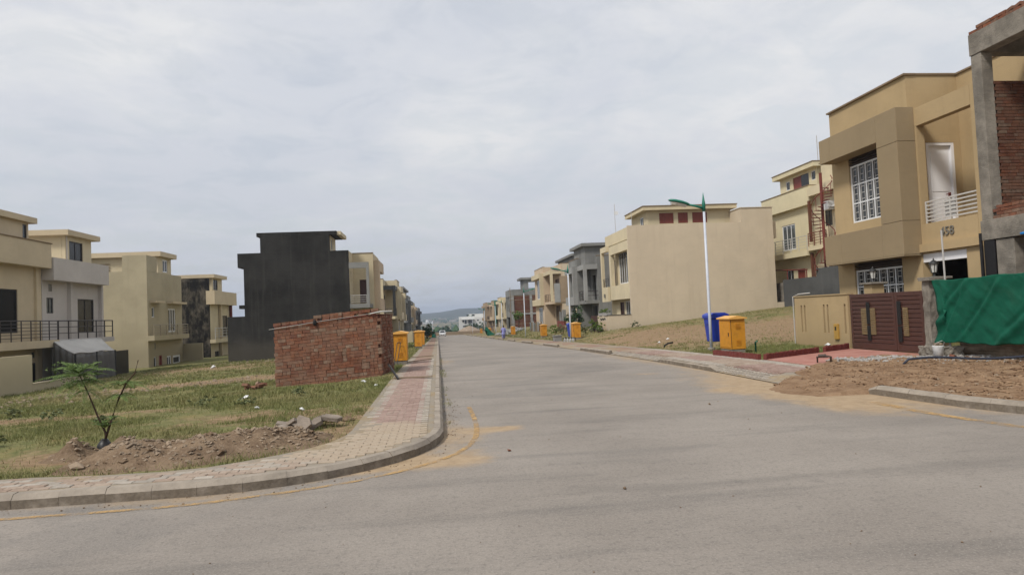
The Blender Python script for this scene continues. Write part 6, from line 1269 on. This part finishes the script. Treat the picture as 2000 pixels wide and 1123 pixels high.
grass('grass', 70000, -19.5, -1.25, 27, 49.5, .04, .16, .014, lambda x, y: x > -18.5, 'far grass on the left plot', .5)
grass('grass', 26000, 8.85, 12.9, 18.2, 24.2, .03, .13, .006, lambda x, y: (y > 18.2+(x-9)*.56) & (x > 8.85), 'green grass strip inside the red brick edging', .1)
grass('grass', 90000, 8.85, 26, 24, 48.8, .03, .12, .012, lambda x, y: ~((x > 12.8) & (y < 23.8)), 'dry grass on the sloping empty plot', 1.)
grass('grass', 26000, 8.85, 13, 50, 120, .05, .2, .03, lambda x, y: x < 12.2, 'verge grass before the far right houses', .7)
grass('grass', 16000, -4.4, -1.25, 49, 120, .05, .2, .03, lambda x, y: x > -4.2, 'verge grass before the far left houses', .5)

grass('grass', 9000, -1.5, -1.12, 11, 40, .02, .09, .006, lambda x, y: RNG.random(len(x)) < np.clip((-1.14-x)/.2, 0, 1), 'dry yellow grass fringe along the left footpath', 1., over=True)
grass('grass', 2600, .04, .26, 9.9, 30, .01, .05, .005, lambda x, y: (x < .06+.2*fbm(y*.8, y*0, 3, 8)) & (fbm(y*.6, y*0, 3, 28) > .45), 'sparse dry grass in the left gutter', 1., over=True)
grass('grass', 5000, 8.78, 9.1, 21, 45, .02, .09, .007, lambda x, y: x > 8.78, 'dry grass fringe along the right footpath', 1.)
# ------------------------------------------------------------------ person, car, motorcycle
def person(x, y, z, hgt):
    o = thing('person', 'person in a lilac tunic and trousers walking along the right kerb', 'person', (x, y, z)); s = hgt/1.7
    J = {'pel': (0, 0, .92), 'spi': (0, .01, 1.15), 'che': (0, 0, 1.32), 'nec': (0, .0, 1.45), 'hd': (0, -.01, 1.54), 'top': (0, -.01, 1.66), 'hl': (-.09, 0, .88), 'kl': (-.10, .03, .48), 'al': (-.10, -.04, .08), 'tl': (-.10, .10, .03), 'hr': (.09, 0, .88), 'kr': (.11, .09, .48), 'ar': (.11, .12, .08), 'tr': (.11, .26, .03), 'sl': (-.19, 0, 1.37), 'el': (-.25, -.04, 1.10), 'wl': (-.25, .04, .86), 'fl': (-.24, .06, .76), 'sr': (.19, 0, 1.37), 'er': (.25, .03, 1.10), 'wr': (.26, .12, .88), 'fr': (.26, .14, .78)}
    E_ = [('pel', 'spi'), ('spi', 'che'), ('che', 'nec'), ('nec', 'hd'), ('hd', 'top'), ('pel', 'hl'), ('hl', 'kl'), ('kl', 'al'), ('al', 'tl'), ('pel', 'hr'), ('hr', 'kr'), ('kr', 'ar'), ('ar', 'tr'), ('che', 'sl'), ('sl', 'el'), ('el', 'wl'), ('wl', 'fl'), ('che', 'sr'), ('sr', 'er'), ('er', 'wr'), ('wr', 'fr')]
    rad = {'pel': .13, 'spi': .12, 'che': .14, 'nec': .055, 'hd': .085, 'top': .07, 'hl': .09, 'kl': .06, 'al': .042, 'tl': .035, 'hr': .09, 'kr': .06, 'ar': .042, 'tr': .035, 'sl': .055, 'el': .043, 'wl': .03, 'fl': .03, 'sr': .055, 'er': .043, 'wr': .03, 'fr': .03}
    ks = list(J); me = bpy.data.meshes.new('body'); me.from_pydata([tuple(c*s for c in J[k]) for k in ks], [(ks.index(a), ks.index(b)) for a, b in E_], []); me.materials.append(M['skin'])
    b = link('body', me, o, (x, y, z)); sk = b.modifiers.new('skin', 'SKIN'); sd_ = b.modifiers.new('sub', 'SUBSURF'); sd_.levels = sd_.render_levels = 2
    for i, k in enumerate(ks): me.skin_vertices[0].data[i].radius = (rad[k]*s, rad[k]*s)
    me.skin_vertices[0].data[0].use_root = True
    def loft(rings, name, mat, n=14):
        vs = []; fs = []
        for cx, cy, cz, ra, rb_ in rings:
            for j in range(n): t = 6.2832*j/n; vs.append((x+s*(cx+ra*math.cos(t)*(1+.05*math.sin(3*t))), y+s*(cy+rb_*math.sin(t)), z+s*cz))
        for i in range(len(rings)-1):
            for j in range(n): fs.append((i*n+j, i*n+(j+1) % n, (i+1)*n+(j+1) % n, (i+1)*n+j))
        fs += [tuple(range(n))[::-1], tuple(range((len(rings)-1)*n, len(rings)*n))]; MB().add(vs, fs).build(name, mat, o, True)
    loft([(0, .05, .50, .24, .19), (0, .03, .7, .22, .17), (0, 0, .95, .20, .15), (0, 0, 1.2, .20, .14), (0, 0, 1.38, .22, .13), (0, 0, 1.45, .09, .08)], 'tunic', 'lilac')
    for sx, ky, ay in ((-1, .03, -.03), (1, .09, .12)):
        loft([(sx*.105, ay, .09, .075, .08), (sx*.11, ky, .45, .11, .11), (sx*.10, .01, .85, .12, .12)], 'trouser_leg', 'lilac', 10); loft([(sx*.25, .05, .88, .05, .05), (sx*.255, 0, 1.1, .065, .065), (sx*.19, 0, 1.4, .085, .085)], 'sleeve', 'lilac', 8)
        loft([(sx*.105, ay+.06, 0, .05, .13), (sx*.105, ay+.05, .05, .05, .12), (sx*.105, ay, .09, .04, .05)], 'shoe', 'rubber', 8)
    loft([(0, -.02, 1.55, .092, .10), (0, -.02, 1.63, .10, .108), (0, -.02, 1.70, .085, .09), (0, -.02, 1.74, .03, .03)], 'hair', 'hair', 10)
person(7.35, 77, float(zr(77))+.02, 1.56)
C = thing('parked_car', 'white car parked at the far end of the street, facing the camera', 'car', (1.1, 176, float(zr(176)))); cz = float(zr(176)); cx, cy = 1.1, 174
def body(prof, x0, x1, mat, name, ins=.0, bev=.06):
    b = MB(); b.prism([(cy+p, cz+q) for p, q in prof], 'x', x0, x1); return b.build(name, mat, C, bevel=bev)
body([(0, .28), (0, .62), (.15, .78), (1.2, .9), (4.1, .92), (4.25, .6), (4.2, .3)], cx-.82, cx+.82, 'carpaint', 'body'); body([(1.05, .9), (1.7, 1.42), (3.3, 1.45), (3.95, .92)], cx-.7, cx+.7, 'carpaint', 'cabin')
b = MB(); b.add([(cx-.62, cy+1.1, cz+.93), (cx+.62, cy+1.1, cz+.93), (cx+.55, cy+1.66, cz+1.38), (cx-.55, cy+1.66, cz+1.38), (cx-.62, cy+1.07, cz+.94), (cx+.62, cy+1.07, cz+.94), (cx+.55, cy+1.63, cz+1.39), (cx-.55, cy+1.63, cz+1.39)], [(3, 2, 1, 0), (4, 5, 6, 7), (0, 1, 5, 4), (1, 2, 6, 5), (2, 3, 7, 6), (3, 0, 4, 7)]); b.build('windscreen', 'glass', C)
for sx in (-1, 1):
    MB().prism([(cy+1.35, cz+.95), (cy+1.8, cz+1.36), (cy+3.2, cz+1.38), (cy+3.6, cz+.95)], 'x', cx+sx*.705, cx+sx*.715).build('side_window', 'glass', C); MB().box(cx+sx*.5, cx+sx*.78, cy-.02, cy+.05, cz+.58, cz+.72).build('headlight', 'lampglass', C); MB().box(cx+sx*.84, cx+sx*.98, cy+1.3, cy+1.4, cz+.9, cz+1.02).build('mirror', 'carpaint', C)
    for yy in (.8, 3.4):
        w_ = MB().tube([(cx+sx*.66, cy+yy, cz+.3), (cx+sx*.84, cy+yy, cz+.3)], .3, 16).build('wheel', 'rubber', C); MB().tube([(cx+sx*.83, cy+yy, cz+.3), (cx+sx*.85, cy+yy, cz+.3)], .18, 12).build('rim', 'steel', w_)
MB().box(cx-.45, cx+.45, cy-.03, cy+.02, cz+.36, cz+.56).build('grille', 'blackmetal', C); MB().box(cx-.22, cx+.22, cy-.05, cy-.03, cz+.4, cz+.5).build('number_plate', 'whitepl', C)
mx_, my, mz = -.55, 150, float(zr(150))+.14
Mo = thing('motorcycle', 'dark motorcycle parked at the left kerb near the street end', 'motorcycle', (mx_, my, mz))
for dy in (0, 1.25):
    w_ = MB().tube([(mx_-.045, my+dy, mz+.3), (mx_+.045, my+dy, mz+.3)], .3, 16).build('wheel', 'rubber', Mo); MB().tube([(mx_-.05, my+dy, mz+.3), (mx_+.05, my+dy, mz+.3)], .2, 12).build('rim', 'steel', w_)
MB().tube([(mx_, my, mz+.3), (mx_, my+.25, mz+.85), (mx_, my+.9, mz+.55), (mx_, my+1.25, mz+.3)], .04, 6).build('frame', 'blackmetal', Mo); MB().lathe((mx_, my+.45, mz+.72), [(.02, -.05), (.13, 0), (.13, .12), (.02, .2)], 10).build('fuel_tank', 'maroon', Mo, True); MB().box(mx_-.12, mx_+.12, my+.6, my+1.25, mz+.74, mz+.84).build('seat', 'rubber', Mo, bevel=.03); MB().tube([(mx_-.35, my+.28, mz+1.02), (mx_, my+.2, mz+.95), (mx_+.35, my+.28, mz+1.02)], .02, 6).build('handlebar', 'steel', Mo); MB().box(mx_-.12, mx_+.12, my+.4, my+.8, mz+.3, mz+.6).build('engine', 'digit', Mo, bevel=.02); MB().lathe((mx_, my+.12, mz+.85), [(.02, -.08), (.09, 0), (.02, .08)], 10).build('headlight', 'lampglass', Mo)
# netting heap, boards and rubble along the far right verge
nh = thing('net_heap', 'crumpled green netting heap hanging by the far right lamp', 'net', (9.4, 118, -1.8)); sheet('netting', lambda u, v: (8.2+2.2*v*(.4+u*.6)+.2*np.sin(u*20), 116+u*3.2, -1.85+1.5*(1-v)*np.sin(u*3.1)**.5+.1*np.sin(u*17+v*9)), 20, 12, 'net', nh, .02)
for k in range(4): MB().tube([(8.6+k*.35, 117+.4*k, -1.9), (9.6+k*.2, 118.5, -.3+.2*k)], .05, 5).build('leaning_pole', 'wood', nh)
nh = thing('net_heap', 'green netting slung between the brown houses', 'net', (13, 152, -2)); sheet('netting', lambda u, v: (13.0+.2*np.sin(u*9), 151.5+u*3.2, 5.0-6.5*v+.1*np.sin(u*14)), 16, 10, 'net', nh, .02)
scatter(260, 9.2, 12.6, 96, 112, .15, .55, lambda x, y: ground(x, y)+.1, 'rubble_heap', 'grey2', lambda x, y: np.exp(-((x-11)/1.2)**2), label='pale rubble heap behind the walking person', cat='rubble')
pnet = thing('net_heap', 'small green netting bundle by the far left kerb', 'net', (-1.2, 132, -2)); sheet('netting', lambda u, v: (-1.5+1.2*u, 131+1.5*v, -2.1+.9*np.sin(u*3.14)*np.sin(v*3.0)+.08*np.sin(u*20)), 14, 10, 'net', pnet, .02)

# ------------------------------------------------------------------ beyond the street: field wall, gravel heap, town, hills, haze
fw = thing('field_wall', 'long low brown wall closing the end of the street', 'wall', (5, 208, -4)); roughbox('wall', -40, 60, 207, 207.4, -4.4, -2.75, 'brownplaster', fw, amp=.05)
gh = MB(); gh.lathe((13, 285, float(ground(13, 285))-.3), [(7, 0), (5, 1.2), (2.6, 2.6), (.4, 3.4)], 18); gh.build('gravel_mound', 'stone', None, True, label='grey gravel mound in front of the white block', cat='mound')
hx_ = np.linspace(-2600, 2800, 150); hy_ = np.linspace(1650, 3400, 60); X_, Y_ = np.meshgrid(hx_, hy_); base = ground(X_, Y_)
prof = np.interp(X_[0], [-2600, -900, -300, -64, -20, 30, 76, 157, 260, 500, 1000, 2800], [6, 10, 14, 18, 19.5, 23, 33, 33, 38, 30, 42, 25])
rise = sstep(1750, 2500, Y_)*sstep(3400, 2800, Y_); Z_ = base-4+np.maximum(prof[None]-base+4, 0)*rise*(.86+.28*fbm(X_*.006, Y_*.004, 4, 71))
def hillmat():
    t = NT('wooded_hill'); a = t.noise(.01, 8, .65); b = t.noise(.045, 5, .6); col = t.mix(t.ramp(a, .35, .62), (.022, .036, .018), (.06, .062, .034)); col = t.mix(t.math('MULTIPLY', t.ramp(b, .5, .7), .5), col, (.02, .032, .016)); return t.fin(col, 1, 0)
M['hill'] = hillmat(); gridmesh('hills', X_, Y_, Z_, 'hill', kind='structure')
n = 2200; x = RNG.uniform(-500, 700, n); y = RNG.uniform(1200, 2200, n); z = ground(x, y); L_ = RNG.uniform(3, 9, n); D_ = RNG.uniform(3, 8, n); Hh = RNG.uniform(1.5, 4, n)
k = fbm(x*.006, y*.006, 3, 4) > .42; x, y, z, L_, D_, Hh = (v[k] for v in (x, y, z, L_, D_, Hh)); n = len(x)
U8 = np.array([(-.5, -.5, 0), (.5, -.5, 0), (.5, .5, 0), (-.5, .5, 0), (-.5, -.5, 1), (.5, -.5, 1), (.5, .5, 1), (-.5, .5, 1)]); V = U8[None]*np.stack([L_, D_, Hh+3], 1)[:, None]+np.stack([x, y, z-3], 1)[:, None]
F6 = np.array([(4, 5, 6, 7), (0, 1, 5, 4), (1, 2, 6, 5), (2, 3, 7, 6), (3, 0, 4, 7)]); F = (F6[None]+(np.arange(n)*8)[:, None, None]).reshape(-1, 4)
def townmat():
    t = NT('far_town'); g = t.n('ShaderNodeNewGeometry'); r = g.outputs['Random Per Island']; return t.fin(t.mix(r, (.16, .12, .09), (.42, .38, .34)), 1, 0)
M['town'] = townmat(); bigmesh('far_town', V.reshape(-1, 3), F, 'town', kind='stuff', label='hazy scatter of far houses below the hills', cat='town')
n = 5200; x = RNG.uniform(-500, 700, n); y = RNG.uniform(420, 2200, n); P = np.stack([x, y, ground(x, y)+1.2], 1); stones('far_trees', P, RNG.uniform(1.2, 4.0, n), 'leafdk', kind='stuff', flat_=.8, label='dark far trees among the distant houses', cat='trees')
mq = thing('domed_building', 'white domed building on the far slope', 'building', (-19, 1300, -9)); zz = float(ground(-19, 1300))
MB().box(-27, -9, 1300, 1316, zz-4, -6.5).build('hall', 'whitewall', mq); MB().lathe((-19.5, 1308, -6.6), [(3.1, 0), (3.1, .8), (3.4, 1.6), (3.1, 2.9), (2.3, 4.0), (1.1, 4.8), (.15, 5.2)], 20).build('dome', 'whitewall', mq, True); MB().box(-9, -1, 1302, 1314, zz-4, -9).build('wing', 'whitewall', mq); MB().lathe((-10.5, 1308, -8.9), [(2.2, 0), (2.4, 1), (1.8, 2.4), (.2, 3.4)], 14).build('small_dome', 'whitewall', mq, True)
hz = NT('air_haze'); hz.t.nodes.remove(hz.b); pv_ = hz.n('ShaderNodeVolumePrincipled'); pv_.inputs['Color'].default_value = (.70, .81, 1.0, 1); pv_.inputs['Density'].default_value = .00036; pv_.inputs['Anisotropy'].default_value = .2; hz.l(pv_.outputs[0], hz.o.inputs['Volume'])
M['haze'] = hz.m; MB().box(-4400, 4400, -4400, 4400, -75, 62).build('haze', 'haze', kind='stuff', label='thin bluish air haze over the whole place', cat='haze')
